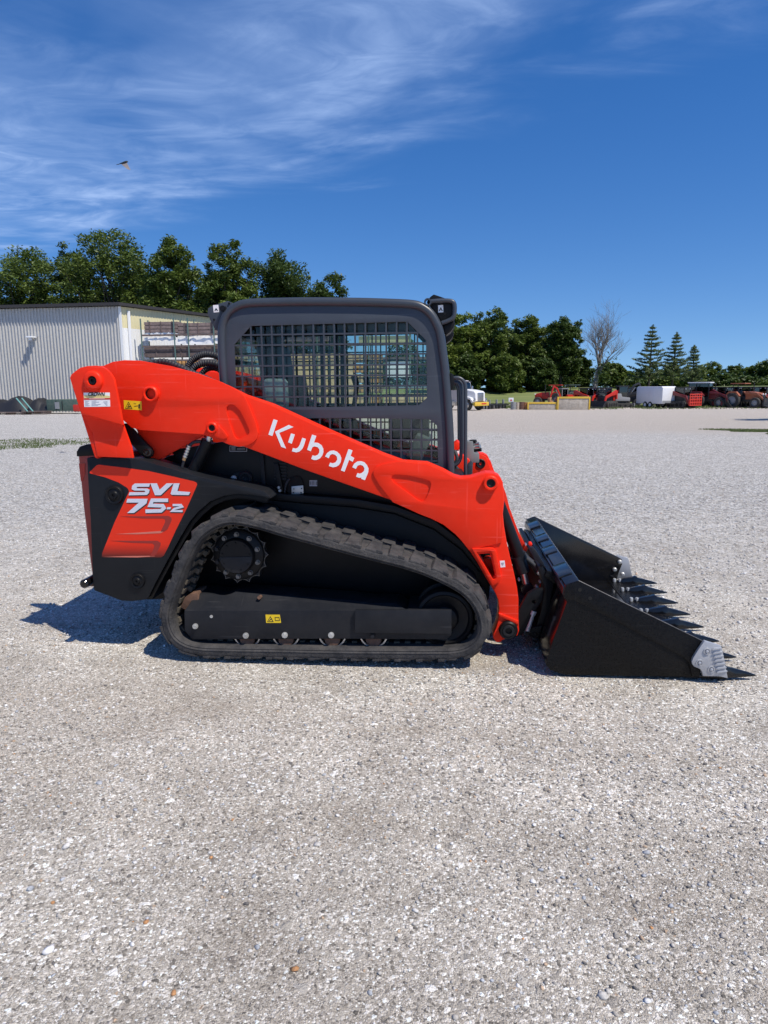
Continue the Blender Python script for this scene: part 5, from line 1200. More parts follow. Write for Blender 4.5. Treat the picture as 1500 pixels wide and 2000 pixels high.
def warehouse():
    Yc = 50.0; c = P(233, 598, Yc); zt = c.z; L0 = P(-150, 620, 50.6); R0 = P(470, 616, 63.0)
    W = empty('metal_warehouse', (c.x, c.y, -.25), 'long grey and cream ribbed metal warehouse at the left edge behind the loader', 'building'); z0 = -.6
    gal = mat('galvalume_sheet', (.49, .485, .465), .5, metal=.0, var=.08, dust=.12, dustcol=(.30, .27, .23), dscale=.6); crm = mat('cream_sheet', (.66, .60, .36), .5); wht = mat('white_sheet', (.74, .75, .74), .45)
    C2 = (c.x, c.y); LL = (L0.x, L0.y); RR = (R0.x, R0.y)
    zl = L0.z; wall_corr(C2, LL, z0, zt-.02, .27, .095, 'gable_wall', gal, W)
    zm = P(236, 640, Yc).z
    wall_corr(C2, RR, zm, zt-.02, .3, .03, 'upper_side_wall', crm, W); wall_corr(C2, RR, z0, zm, .3, .03, 'lower_side_wall', wht, W, shift=.01)
    # hidden far walls and the roof
    F = (L0.x+(R0.x-c.x)+4, L0.y+(R0.y-c.y)+8)
    b = MB(); b.add([(*LL, z0), (*LL, zt), (*F, zt), (*F, z0), (*RR, z0), (*RR, zt)], [(0, 1, 2, 3), (3, 2, 5, 4)]); b.build('far_wall', gal, W)
    def off(p, q, d):
        e = (Vector(p)-Vector(((c.x+F[0])/2, (c.y+F[1])/2))).normalized()*d; return (p[0]+e.x, p[1]+e.y)
    ov = .42; nl = Vector((-(Vector(LL)-Vector(C2)).normalized().y, (Vector(LL)-Vector(C2)).normalized().x)); nl = -nl if nl.y > 0 else nl
    dr = (Vector(RR)-Vector(C2)).normalized(); nr_ = Vector((dr.y, -dr.x)); nr_ = -nr_ if nr_.y > 0 else nr_
    vC = Vector(C2)+nl*ov+nr_*ov*.6; vL = Vector(LL)+nl*ov; vR = Vector(RR)+nr_*ov*.8
    o4 = [tuple(vC), tuple(vL), F, tuple(vR)]; ctr = ((c.x+F[0])/2, (c.y+F[1])/2)
    b = MB(); b.add([(*p, zt+.02) for p in o4]+[(*p, zt+.24) for p in o4]+[(*ctr, zt+.4)], [(3, 2, 1, 0)]+[(i, (i+1) % 4, 4+(i+1) % 4, 4+i) for i in range(4)]+[(4+i, 4+(i+1) % 4, 8) for i in range(4)]); b.build('roof', ROOFT, W, ang=20)
    d = (Vector(RR)-Vector(C2)).normalized(); n = Vector((d.y, -d.x)); n = -n if n.y > 0 else n
    p = Vector(C2)+d*.75+n*.12; b = MB(); b.box((p.x, p.y, (zt+z0)/2-.15), (.20, .16, zt-z0-.3)); b.build('downspout', WHITEP, W, .02)
    b = MB(); p = Vector(C2)+n*.02; b.box((p.x, p.y, (zt+z0)/2), (.20, .10, zt-z0-.05)); b.build('corner_trim', wht, W)
    e = (Vector(LL)-Vector(C2)).normalized(); p = P(66, 659, 50.2); b = MB(); b.box((p.x, p.y-.35, p.z), (.5, .7, .12)); b.cyl((p.x, p.y-.5, p.z-.05), (p.x, p.y-.5, p.z-.25), .12, 12); b.build('wall_lamp', WHITEP, W, .02)
warehouse()

def box_thing(name, c, d, m, label, cat, rz=0, group=None, bevel=.02):
    b = MB(); b.box((0, 0, d[2]/2), d); o = b.build(name, m, None, bevel); o.location = c; o.rotation_euler.z = rz; return tag(o, label, cat, group)
def rack():
    Y = 50.6; x0, x1 = 279, 850; zb = gz(-20, Y)
    R_ = empty('pallet_rack', P(560, 800, Y), 'tall green steel storage rack behind the loader cab', 'storage rack')
    top = P(300, 622, Y).z; dep = 1.4
    xs = [P(x, 700, Y).x for x in (279, 343, 370, 420, 520, 620, 720, 800, 850)]
    for i, x in enumerate(xs):
        for yy in (Y, Y+dep): b = MB(); b.box((x, yy, (zb+top)/2), (.085, .08, top-zb)); b.build('upright', GRN, R_)
        b = MB(); b.tube([(x, Y, zb+.4), (x, Y+dep, zb+1.8)], .03, 6); b.tube([(x, Y, zb+2.6), (x, Y+dep, zb+4.0)], .03, 6); b.build('brace', GRN, R_)
    for py in (652, 674, 702, 760):
        z = P(500, py, Y).z
        for yy in (Y, Y+dep): b = MB(); b.box(((xs[0]+xs[-1])/2, yy, z), (xs[-1]-xs[0], .06, .13)); b.build('beam', WOODG, R_)
    def load(px0, px1, py0, py1, name, m, label, cat, group, yo=.15, slats=0, dd=1.1):
        a = P(px0, py1, Y); c = P(px1, py0, Y); w = c.x-a.x; h = c.z-a.z
        if not slats: return box_thing(name, ((a.x+c.x)/2, Y+yo+dd/2, a.z), (w, dd, h), m, label, cat, 0, group, .04)
        o = empty(name, ((a.x+c.x)/2, Y+yo, a.z), label, cat, group)
        b = MB(); b.box(((a.x+c.x)/2, Y+yo+dd/2+.06, a.z+h/2), (w-.04, dd, h-.04)); b.build('core', HOLE if slats > 0 else m, o)
        n = abs(slats)
        if slats > 0:
            for i in range(n): b = MB(); b.box((a.x+w*(i+.5)/n, Y+yo+.02, a.z+h/2), (w/n*.72, .05, h)); b.build('board', m, o)
        else:
            for i in range(n): b = MB(); b.box(((a.x+c.x)/2, Y+yo+.02, a.z+h*(i+.5)/n), (w, .06, h/n*.8)); b.build('board', m, o)
        for i in range(3): b = MB(); b.box((a.x+w*(i+.5)/3, Y+yo-.02, a.z+h/2), (.08, .05, h)); b.build('batten', WOODG, o)
        return o
    load(281, 345, 627, 650, 'timber_bundle', mat('pinkish_timber', (.22, .165, .15), .85, var=.3), 'weathered board bundle on the top rack shelf, left end', 'timber bundle', None, slats=-3)
    load(347, 424, 629, 652, 'timber_bundle', mat('pinkish_timber'), 'weathered board bundle on the top rack shelf beside the cab bracket', 'timber bundle', None, slats=-3)
    load(440, 640, 645, 668, 'timber_bundle', mat('pinkish_timber'), 'long board bundle on the top rack shelf behind the cab mesh', 'timber bundle', None, slats=-3)
    def wrapped(px0, px1, py0, py1, label):
        a = P(px0, py1, Y); c = P(px1, py0, Y); b = MB(); w = c.x-a.x; h = c.z-a.z; nx, nz = 14, 5; vs = []; fs = []; R2 = random.Random(px0)
        for j in range(nz+1):
            for i in range(nx+1):
                t = j/nz; vs.append((a.x+w*i/nx, Y+.1+.12*t+R2.uniform(-.06, .06), a.z+h*t*(1-.10*R2.random())+(R2.uniform(-.12, .02) if j == 0 else 0)))
        for i in range(nx+1): vs.append((a.x+w*i/nx, Y+1.2, a.z+h*.95))
        for j in range(nz+1):
            for i in range(nx): fs.append((j*(nx+1)+i, j*(nx+1)+i+1, (j+1)*(nx+1)+i+1, (j+1)*(nx+1)+i))
        b.add(vs, fs); return tag(b.build('wrapped_bundle', WRAP, None, ang=60), label, 'bundle', 'white wrapped bundles on the rack')
    wrapped(281, 341, 643, 664, 'white plastic wrapped bundle on the middle rack shelf, left end'); wrapped(346, 424, 648, 670, 'white plastic wrapped bundle on the middle rack shelf left of the cab')
    load(281, 424, 676, 698, 'dark_crate', WOODG, 'dark long timber crate on the lower rack shelf left of the cab', 'crate', None, slats=-2)
    load(440, 560, 672, 690, 'dark_crate', WOODG, 'dark timber crate on the rack shelf behind the cab mesh', 'crate', None, slats=-2)
    load(330, 425, 704, 790, 'panel_stack', WOODO, 'orange brown upright boards below the rack left of the cab', 'board stack', None, slats=14)
    load(445, 540, 695, 792, 'panel_stack', WOODT, 'tan upright boards seen through the left part of the cab mesh', 'board stack', None, slats=9)
    load(545, 690, 690, 792, 'panel_stack', WOODT, 'tan upright boards seen through the middle of the cab mesh', 'board stack', None, slats=12)
    for i, (a, c) in enumerate(((690, 716), (719, 745))):
        for j in range(5):
            load(a, c, 690+j*20, 708+j*20, 'wooden_crate', WOODO if (i+j) % 2 else WOODT, 'tan wooden crate %s in the %s column seen through the cab mesh' % (['at the top', 'second from the top', 'third from the top', 'fourth from the top', 'at the bottom'][j], ['left', 'right'][i]), 'crate', 'crates stacked behind the cab', slats=-2)
    load(756, 800, 706, 738, 'appliance_box', WHITEP, 'white box on a shelf seen through the right of the cab mesh', 'box', None)
    load(700, 800, 655, 672, 'panel_stack', mat('pale_yellow_sheet', (.55, .52, .28), .6), 'pale yellow sheet bundle on the rack behind the cab window', 'sheet bundle', None)
    load(750, 835, 768, 796, 'wooden_crate', WOODT, 'low tan crate at the right end of the rack behind the cab', 'crate', None, slats=-2)
rack()
def left_piles():
    Y = 46.0
    def bx(px0, px1, py0, py1, d, name, m, label, cat, bev=.03):
        a = P(px0, py1, Y); c = P(px1, py0, Y); return box_thing(name, ((a.x+c.x)/2, Y+d/2, a.z), (c.x-a.x, d, c.z-a.z), m, label, cat, 0, None, bev)
    # dark pile under a tarpaulin
    def heap(px0, px1, py0, py1, seed, name, m, label, cat):
        a = P(px0, py1, Y); c = P(px1, py0, Y); R2 = random.Random(seed); w = c.x-a.x; h = c.z-a.z; nx, ny = 16, 6; vs = []; fs = []
        for j in range(ny+1):
            for i in range(nx+1):
                u, v = i/nx, j/ny; e = min(1, 5*min(u, 1-u)); f = math.sin(math.pi*min(1, max(0, v)))**.35 if 0 < v < 1 else 0
                vs.append((a.x+w*u, Y+v*2.4, a.z-.1+h*e**.5*f*(.72+.28*R2.random()+.12*math.sin(u*9+seed))))
        for j in range(ny):
            for i in range(nx): fs.append((j*(nx+1)+i, j*(nx+1)+i+1, (j+1)*(nx+1)+i+1, (j+1)*(nx+1)+i))
        b = MB(); b.add(vs, fs); return tag(b.build(name, m, None, ang=50), label, cat)
    heap(-60, 52, 772, 803, 1, 'tarp_heap', TARP, 'black tarpaulin covered heap at the left edge before the warehouse', 'heap')
    heap(48, 98, 776, 801, 5, 'tarp_heap', TARP, 'smaller black tarpaulin heap beside the dark green box', 'heap')
    def pallet(px, py, label, w=2.4):
        a = P(px, py, Y-1.2); o = empty('wooden_pallet', a, label, 'pallet', 'pallets before the warehouse')
        for i in range(6): b = MB(); b.box((a.x, a.y-.5+i*.22, a.z+.17), (w, .14, .035)); b.build('deck_board', WOODG, o)
        for dx in (-w/2+.1, 0, w/2-.1): b = MB(); b.box((a.x+dx, a.y+.05, a.z+.08), (.1, 1.2, .13)); b.build('bearer', WOODG, o)
    pallet(20, 810, 'grey wooden pallet at the left edge under the dark heap', 2.6); pallet(72, 808, 'grey wooden pallet right of the first one, in front of the tarpaulin', 1.6)
    p0, p1 = P(32, 778, Y-.4), P(55, 805, Y-1.5); b = MB(); b.tube([p0, p1], .05, 6); b.tube([p0+Vector((.3, .2, 0)), p1+Vector((.35, .1, 0))], .05, 6); tag(b.build('folded_rail', mat('teal_paint', (.16, .36, .33), .5)), 'pair of pale green rails leaning on the dark heap', 'rails')
    o = bx(92, 148, 780, 803, 1.6, 'transformer_cabinet', DKG, 'dark green metal cabinet at the foot of the warehouse wall', 'cabinet')
    a = P(112, 792, Y); q = MB(); q.box((a.x, Y-.03, a.z), (.35, .03, .5)); l = q.build('door_label', GREYP, None); l.parent = o; l.location = -o.location
    for px in (110, 122): a = P(px, 792, Y); q = MB(); q.box((a.x, Y-.02, a.z), (.04, .03, .7)); l = q.build('door_seam', TARP, None); l.parent = o; l.location = -o.location
    a = P(153, 797, Y-.3); q = MB(); q.box((a.x, a.y, a.z), (.5, .6, .5)); tag(q.build('red_implement', REDP, None, .05), 'small red steel implement beside the dark green cabinet', 'implement')
left_piles()

# ================================================================== TREES
def quads_mesh(name, ctr, size, m, up=.8, aspect=.7):
    n = len(ctr); nrm = rng.normal(0, 1, (n, 3)); nrm[:, 2] = np.abs(nrm[:, 2])+up; nrm /= np.linalg.norm(nrm, axis=1)[:, None]
    t = np.cross(nrm, rng.normal(0, 1, (n, 3))); t /= np.linalg.norm(t, axis=1)[:, None]; w = np.cross(nrm, t)
    s = (size*rng.uniform(.6, 1.35, n))[:, None]
    a = ctr-t*s; b = ctr+w*s*aspect*.6-t*s*.1; c = ctr+t*s; d = ctr-w*s*aspect*.6-t*s*.1
    V = np.stack([a, d, c, b], 1).reshape(-1, 3)
    me = bpy.data.meshes.new(name); me.vertices.add(n*4); me.vertices.foreach_set('co', V.astype('f').ravel())
    me.loops.add(n*4); me.loops.foreach_set('vertex_index', np.arange(n*4, dtype='i')); me.polygons.add(n)
    me.polygons.foreach_set('loop_start', np.arange(0, n*4, 4, dtype='i')); me.polygons.foreach_set('loop_total', np.full(n, 4, 'i')); me.update(calc_edges=True)
    me.materials.append(m); return me
def leafy_tree(px, top_py, wpx, Y, label, seed, m=None, low=.18, nclump=95, leaf=.21, per=130, group='trees behind the yard', zb=None, name='leafy_tree', squash=1.0):
    global rng
    rng = np.random.default_rng(seed); R_ = random.Random(seed); m = m or LEAF
    p = P(px, top_py, Y); z0 = gz(p.x, Y) if zb is None else zb; H = p.z-z0; rx = wpx/2/FPX*(Y-CAM.y)*1.0
    o = empty(name, (p.x, Y, z0), label, 'tree', group)
    # lobes of the crown: a few big masses, then clumps inside their shells
    lobes = []; nl = R_.randint(11, 14); hz = H*(1-low)
    for i in range(nl):
        a = 2.399963*i+R_.uniform(-.4, .4); t = (i+.5)/nl; zz = H*low+hz*(.10+.76*t); env = math.sin(math.pi*min(1, max(.08, .15+.80*t)))**.55
        r = rx*env*R_.uniform(.30, .66); lobes.append((r*math.cos(a), r*math.sin(a)*squash, zz, rx*R_.uniform(.34, .50), hz*R_.uniform(.13, .20)))
    lobes.append((R_.uniform(-.12, .12)*rx, 0, H-hz*.20, rx*.46, hz*.19)); lobes.append((0, 0, H*low+hz*.42, rx*.68, hz*.36)); lobes.append((0, 0, H*low+hz*.60, rx*.60, hz*.30))
    wts = np.array([l[3]**2*l[4] for l in lobes])**.6; wts /= wts.sum()
    cc = []
    for k in rng.choice(len(lobes), nclump, p=wts):
        l = lobes[k]; d = rng.normal(0, 1, 3); d /= np.linalg.norm(d); rr = rng.uniform(.5, 1.0)
        cc.append((l[0]+d[0]*l[3]*rr, l[1]+d[1]*l[3]*rr*squash, max(H*low*.8, l[2]+d[2]*l[4]*rr)))
    cc = np.array(cc); cr = rx*rng.uniform(.09, .20, len(cc)); cnt = (per*(cr/cr.mean())**1.6).astype(int)
    d = rng.normal(0, 1, (cnt.sum(), 3)); d /= np.linalg.norm(d, axis=1)[:, None]; d *= (rng.uniform(0, 1, cnt.sum())**.42)[:, None]; d[:, 2] *= .75
    pts = np.repeat(cc, cnt, 0)+d*np.repeat(cr, cnt)[:, None]+rng.normal(0, .12, (cnt.sum(), 3))
    base = np.array([p.x, Y, z0]); sz = np.full(len(pts), leaf)
    me = quads_mesh('crown', pts+base, sz, m); k = bpy.data.objects.new('crown', me); link(k, o)
    # trunk and limbs
    b = MB(); tr = max(.16, H*.020); P0 = Vector(base); path = [P0+Vector((0, 0, -.3)), P0+Vector((R_.uniform(-.2, .2), 0, H*.2)), P0+Vector((R_.uniform(-.4, .4), R_.uniform(-.3, .3), H*.45)), P0+Vector((R_.uniform(-.5, .5), 0, H*.8))]
    pp = catmull(path, 5, False); b.tube(pp, [tr*(1.25-1.05*i/(len(pp)-1)) for i in range(len(pp))], 9)
    for i in rng.choice(len(cc), min(26, len(cc)), replace=False):
        t = R_.uniform(.3, .8); s = pp[int(t*(len(pp)-1))]; e = Vector(cc[i])+P0; mid = s.lerp(e, .5)+Vector((0, 0, R_.uniform(-.05, .10)*H*.4))
        q = catmull([s, mid, e], 4, False); r0 = tr*(.5-.3*t); b.tube(q, [r0*(1-.85*j/(len(q)-1)) for j in range(len(q))], 6)
    b.build('trunk', BARK, o)
    return o
LT = [(30, 488, 190, 66, LEAF, 101, 'broad dark green tree at the far left behind the warehouse', .15), (205, 437, 215, 68, LEAF, 102, 'tallest leafy tree rising behind the warehouse roof', .15), (328, 461, 140, 64, LEAF, 103, 'upright leafy tree right of the tallest tree behind the warehouse', .12),
      (128, 470, 120, 74, LEAF2, 114, 'darker leafy tree between the two leftmost trees behind the warehouse', .12), (437, 463, 120, 68, LEAF, 104, 'narrow leafy tree just left of the cab roof', .15), (545, 492, 185, 72, LEAF2, 105, 'rounded dark tree directly behind the cab roof', .12), (638, 540, 105, 74, LEAF2, 106, 'smaller tree at the right end of the group behind the cab', .10),
      (270, 520, 170, 76, LEAF2, 115, 'dark tree filling the gap behind the tallest tree', .1), (452, 568, 110, 62, LEAF3, 116, 'low light green tree showing just left of the cab roof corner', .1), (385, 545, 120, 76, LEAF2, 117, 'low dark tree in the gap left of the cab', .1)]
for (px, ty, w, Y, m, sd, lb, low) in LT: leafy_tree(px, ty, w*1.2, Y, lb, sd, m, low, 230, .19, 125, 'trees behind the warehouse')
RT = [(893, 606, 110, 108, LEAF3, 201, 'leafy tree right beside the cab front lamp', .05), (958, 597, 115, 112, LEAF, 202, 'tallest leafy tree of the wood right of the cab', .05), (1035, 615, 105, 116, LEAF, 203, 'mid green tree in the middle of the right hand wood', .05), (1100, 613, 90, 114, LEAF2, 204, 'dark pointed tree left of the bare tree', .05),
      (920, 640, 110, 122, LEAF2, 205, 'dark tree deep in the wood behind the truck', .04), (1000, 640, 110, 124, LEAF2, 206, 'dark tree deep in the wood between the two tallest', .04), (1070, 650, 120, 122, LEAF2, 207, 'dark tree deep in the wood left of the pointed tree', .04), (1196, 708, 56, 118, LEAF, 208, 'small leafy tree under the bare branches', .05), (1130, 700, 64, 120, LEAF2, 209, 'low dark tree at the right end of the wood', .04), (985, 690, 80, 108, LEAF, 210, 'light bushy shrub at the foot of the wood', .02), (905, 690, 90, 106, LEAF2, 220, 'dark bushy shrub at the wood edge above the truck', .02), (1055, 700, 90, 110, LEAF2, 221, 'dark undergrowth at the foot of the wood left of the bare trunk', .02)]
for (px, ty, w, Y, m, sd, lb, low) in RT: leafy_tree(px, ty, w*1.1, Y, lb, sd, m, low, 180, .26, 120, 'trees of the wood right of the cab', zb=lawn_z(0, Y)-.1)
FT = [(1222, 722, 60, 150, LEAF), (1262, 716, 70, 165, LEAF2), (1310, 712, 80, 160, LEAF), (1352, 716, 70, 150, LEAF3), (1390, 704, 80, 158, LEAF), (1432, 712, 70, 150, LEAF2), (1470, 712, 70, 146, LEAF), (1503, 706, 80, 142, LEAF2), (1330, 730, 90, 135, LEAF3), (1410, 728, 90, 138, LEAF2), (1460, 736, 90, 134, LEAF2), (1240, 738, 90, 140, LEAF2), (1290, 738, 80, 138, LEAF), (1545, 712, 80, 140, LEAF2), (1505, 738, 90, 132, LEAF)]
FL = ['beside the bare tree', 'behind the first pine', 'between the first and second pine', 'behind the shortest pine', 'tallest right of the pines', 'above the brown loader row', 'near the right edge', 'at the right edge', 'low between the second and third pine', 'low above the maroon tractor', 'low above the orange loaders', 'low left of the first pine', 'low behind the white trailer', 'past the right edge', 'low at the right edge']
for i, (px, ty, w, Y, m) in enumerate(FT): leafy_tree(px, ty, w, Y, 'distant round tree %s' % FL[i], 300+i, m, .05, 55, .38, 60, 'far tree line on the right', zb=-.2)

def pine(px, top_py, wpx, Y, label, seed):
    global rng
    rng = np.random.default_rng(seed); R_ = random.Random(seed); p = P(px, top_py, Y); z0 = .6; H = p.z-z0; rx = wpx/2/FPX*(Y-CAM.y)
    o = empty('pine_tree', (p.x, Y, z0), label, 'tree', 'pines on the right'); b = MB(); lean = R_.uniform(-.02, .04)
    b.tube([(p.x, Y, z0-.3), (p.x+lean*H*.5, Y, z0+H*.5), (p.x+lean*H, Y, z0+H)], [.20, .13, .02], 8); pts = []
    z = H*.22
    while z < H*.985:
        f = (1-z/H); nb = R_.randint(4, 6); a0 = R_.uniform(0, 6.28)
        for i in range(nb):
            a = a0+6.283*i/nb+R_.uniform(-.3, .3); L = rx*min(1, f*1.35+.06)*R_.uniform(.65, 1.15); s = Vector((p.x+lean*z, Y, z0+z)); e = s+Vector((L*math.cos(a), L*math.sin(a), L*R_.uniform(.05, .28))); md = s.lerp(e, .55)-Vector((0, 0, L*.07))
            b.tube([s, md, e], [.045*f+.012, .03*f+.01, .006], 5)
            n = int(20+L*60)
            for k in range(n):
                t = R_.uniform(.22, 1.0); q = s.lerp(md, t/.55) if t < .55 else md.lerp(e, (t-.55)/.45); sp = .11+.30*L*.26*(1.1-t)
                pts.append((q.x+R_.gauss(0, sp), q.y+R_.gauss(0, sp), q.z+R_.gauss(.02, .07)))
        z += H*R_.uniform(.045, .065)
    for k in range(60): pts.append((p.x+lean*H+R_.gauss(0, .06), Y+R_.gauss(0, .06), z0+H-abs(R_.gauss(0, .4))))
    b.build('trunk', BARK, o); me = quads_mesh('crown', np.array(pts), np.full(len(pts), .18), NEEDLE, .5, .45); link(bpy.data.objects.new('crown', me), o)
pine(1274, 634, 74, 112, 'tallest of the three pines, right of the bare tree', 401); pine(1319, 648, 62, 114, 'middle pine of the three', 402); pine(1357, 674, 52, 118, 'shortest pine of the three', 403)
def bare_tree():
    Y = 104.0; p = P(1162, 757, Y); top = P(1165, 603, Y).z; H = top-p.z; o = empty('bare_tree', p, 'bare grey dead tree standing before the dark wood', 'tree'); R_ = random.Random(8); tr = MB(); tw = MB()
    def grow(s, d, L, r, lev):
        n = 4; pts = [s]; q = s.copy(); dd = d.copy()
        for i in range(n):
            dd = (dd+Vector((R_.gauss(0, .10), R_.gauss(0, .10), R_.gauss(.03, .05)))).normalized(); q = q+dd*L/n; pts.append(q.copy())
        (tr if lev < 2 else tw).tube(pts, [r*(1-.55*i/n) for i in range(n+1)], 7 if lev < 2 else 4)
        if lev >= 5: return
        k = (5, 5, 4, 4, 3)[lev]
        for i in range(k):
            t = R_.uniform(.35, 1.0) if i else 1.0; j = min(n-1, int(t*n)); s2 = pts[j].lerp(pts[j+1], t*n-j) if j < n else pts[-1]
            a = R_.uniform(0, 6.28); sp = R_.uniform(.38, .88) if i else .22; side = Vector((math.cos(a), math.sin(a)*.8, 0)); nd = (dd*math.cos(sp)+side*math.sin(sp)+Vector((0, 0, .10))).normalized()
            grow(s2, nd, L*R_.uniform(.60, .82), max(.011, r*(.58-.18*t)), lev+1)
    for dx, ang in ((0, .06),): grow(p+Vector((dx, 0, -.3)), Vector((ang, 0, 1)).normalized(), H*.40, .42, 0)
    tr.build('trunk', BARKG, o); tw.build('twigs', BARKG, o)
    global rng
    rng = np.random.default_rng(9); n = 420; c = P(1178, 728, Y); pts = np.array(c)+rng.normal(0, 1, (n, 3))*np.array((.9, .7, 1.3)); link(bpy.data.objects.new('clinging_leaves', quads_mesh('clinging_leaves', pts, np.full(n, .22), LEAF2)), o)
bare_tree()
# tree added out of view past the right edge to cast the lane shadow
leafy_tree(1742, 560, 300, 36, 'leafy tree added out of view past the right edge to shade the lane', 501, LEAF, .35, 80, .3, 90, None)
def wood_mass():
    global rng
    rng = np.random.default_rng(31); P_ = []
    for (a, b, Y, ht, n) in ((-62, -18, 82, 14.5, 21000), (-16, 22, 128, 6.5, 9000), (-16, 24, 133, 9, 9000), (20, 95, 170, 6.0, 9000)):
        x = rng.uniform(a, b, n); y = Y+rng.normal(0, 1.6, n); top = ht*(.75+.18*np.sin(x*.55)+.12*np.sin(x*1.7+1)); z = (2.0 if 100 < Y < 140 else -.3)+top*rng.uniform(0, 1, n)**.8
        P_.append(np.stack([x, y, z], 1))
    pts = np.concatenate(P_); place_stuff('undergrowth', quads_mesh('undergrowth', pts, np.full(len(pts), .42), LEAF2), 'dense dark undergrowth filling the wood behind the far trees', 'undergrowth')
wood_mass()
# weeds and rough grass along the lane edge
def edge_weeds():
    global rng
    rng = np.random.default_rng(77)
    for (x0, x1, y0, y1, n, h, lb) in ((6, 30, 70, 80, 9000, .22, 'rough grass and weeds between the parked machines'), (-6, 12, 84, 90, 5000, .25, 'rough grass along the foot of the lawn'), (12, 60, 66, 72, 4000, .12, 'thin weeds along the far edge of the lane')):
        x = rng.uniform(x0, x1, n); y = rng.uniform(y0, y1, n); k = (np.sin(x*1.3)+np.sin(y*1.1+x*.4)+rng.normal(0, .8, n)) > 0
        x, y = x[k], y[k]; z = np.array([gz(a, c) for a, c in zip(x, y)]); me = blades_mesh('weeds', np.stack([x, y, z], 1), h, .05); place_stuff('weeds', me, lb, 'weeds')
edge_weeds()

# ================================================================== MACHINES AND THINGS ACROSS THE YARD
def thing(name, px, Y, rz, label, cat, group=None, dz=0.0):
    p = P(px, 790, Y); o = bpy.data.objects.new(name, None); C.objects.link(o); o.empty_display_size = .2; o.location = (p.x, Y, gz(p.x, Y)+dz); o.rotation_euler.z = rz
    o['label'] = label; o['category'] = cat
    if group: o['group'] = group
    return o
def bxp(o, name, c, d, m, bev=.03, rot=None, taper=(1, 1)):
    b = MB(); b.box(c, d, rot, taper); return b.build(name, m, o, bev)
def wheel_p(o, x, y, r, w, rim=GREYP):
    b = MB(); s = 1 if y > 0 else -1
    b.lathe((x, y, r), (0, 1, 0), [(-w/2, r*.55), (-w/2, r*.92), (-w*.35, r), (w*.35, r), (w/2, r*.92), (w/2, r*.55)], 22); t = b.build('wheel', TYRE, o)
    b = MB(); b.lathe((x, y, r), (0, 1, 0), [(-w*.42, 0), (-w*.42, r*.25), (-w*.25, r*.5), (-w*.46, r*.57), (w*.46, r*.57), (w*.25, r*.5), (w*.42, r*.25), (w*.42, 0)], 18); b.build('rim', rim, t)
def track_p(o, x0, x1, y, w, h, m=TYRE):
    b = MB(); pr = []
    for a in np.linspace(math.pi/2, 3*math.pi/2, 9): pr.append((x0+h/2*math.cos(a), h/2+h/2*math.sin(a)))
    for a in np.linspace(-math.pi/2, math.pi/2, 9): pr.append((x1+h/2*math.cos(a), h/2+h/2*math.sin(a)))
    b.prism(pr, y-w/2, y+w/2); t = b.build('track', m, o, .02)
    for k in range(4): q = MB(); q.cyl((x0+(x1-x0)*k/3, y-w/2-.02, h*.45), (x0+(x1-x0)*k/3, y+w/2+.02, h*.45), h*.26, 14); q.build('track_roller', HOLE, t)
def cab_p(o, x0, x1, w, z0, z1, frame=TARP, roof=None):
    for x in (x0, x1):
        for y in (-w/2, w/2): bxp(o, 'cab_post', (x, y, (z0+z1)/2), (.08, .08, z1-z0), frame, 0)
    bxp(o, 'cab_roof', ((x0+x1)/2, 0, z1), (x1-x0+.25, w+.18, .12), roof or frame, .03)
    for y in (-w/2, w/2): bxp(o, 'side_window', ((x0+x1)/2, y, (z0+z1)/2), (x1-x0-.08, .02, z1-z0-.05), GLASSD, 0)
    for x in (x0, x1): bxp(o, 'end_window', (x, 0, (z0+z1)/2), (.02, w-.08, z1-z0-.05), GLASSD, 0)
def skid(px, Y, rz, label, red=REDP, tracks=True, tool='bucket', group='loaders parked across the yard'):
    o = thing('skid_loader', px, Y, rz, label, 'loader', group)
    bxp(o, 'body', (-.35, 0, .85), (2.0, 1.0, .75), TARP, .05); bxp(o, 'engine_hood', (-1.1, 0, 1.15), (.55, 1.2, .85), red, .06)
    cab_p(o, -.55, .55, .9, 1.15, 2.05)
    for y in (-.72, .72):
        b = MB(); b.prism([(-1.3, 1.75), (-1.0, 1.85), (.2, 1.45), (1.1, 1.25), (1.45, .45), (1.3, .4), (.95, 1.0), (.1, 1.2), (-1.3, 1.4)], y-.07, y+.07); b.build('lift_arm', red, o, .02)
        bxp(o, 'rear_post', (-1.2, y, 1.3), (.22, .16, .8), red, .02)
        if tracks: track_p(o, -.85, .65, y*1.05, .38, .72)
        else: wheel_p(o, -.6, y*1.06, .42, .30, red); wheel_p(o, .55, y*1.06, .42, .30, red)
    for y in (-.3, .3): q = MB(); q.cyl((.58, y, 1.95), (.62, y, 1.95), .07, 12); q.build('work_lamp', WHITEP, o)
    if tool == 'bucket':
        b = MB(); b.prism([(1.35, .75), (1.45, .1), (2.2, .05), (2.2, .09), (1.5, .15), (1.42, .75)], -.9, .9); k = b.build('bucket', TARP, o)
        for y in (-.9, .9): q = MB(); q.prism([(1.37, .75), (1.46, .08), (2.15, .08)], y-.015, y+.015); q.build('bucket_side', TARP, k)
    elif tool == 'grapple':
        for y in np.linspace(-.8, .8, 6): q = MB(); q.box((1.62, y, .85), (.07, .07, 1.15)); q.build('grapple_bar', mat('bright_red', (.62, .05, .03), .4), o)
        for z in (.3, .6, .9, 1.15, 1.4): q = MB(); q.box((1.62, 0, z), (.06, 1.75, .08)); q.build('grapple_rail', mat('bright_red'), o)
        bxp(o, 'grapple_back', (1.5, 0, .6), (.05, 1.7, .6), mat('bright_red'), .01)
    else: bxp(o, 'fork_frame', (1.5, 0, .45), (.1, 1.4, .7), TARP, .02)
    return o
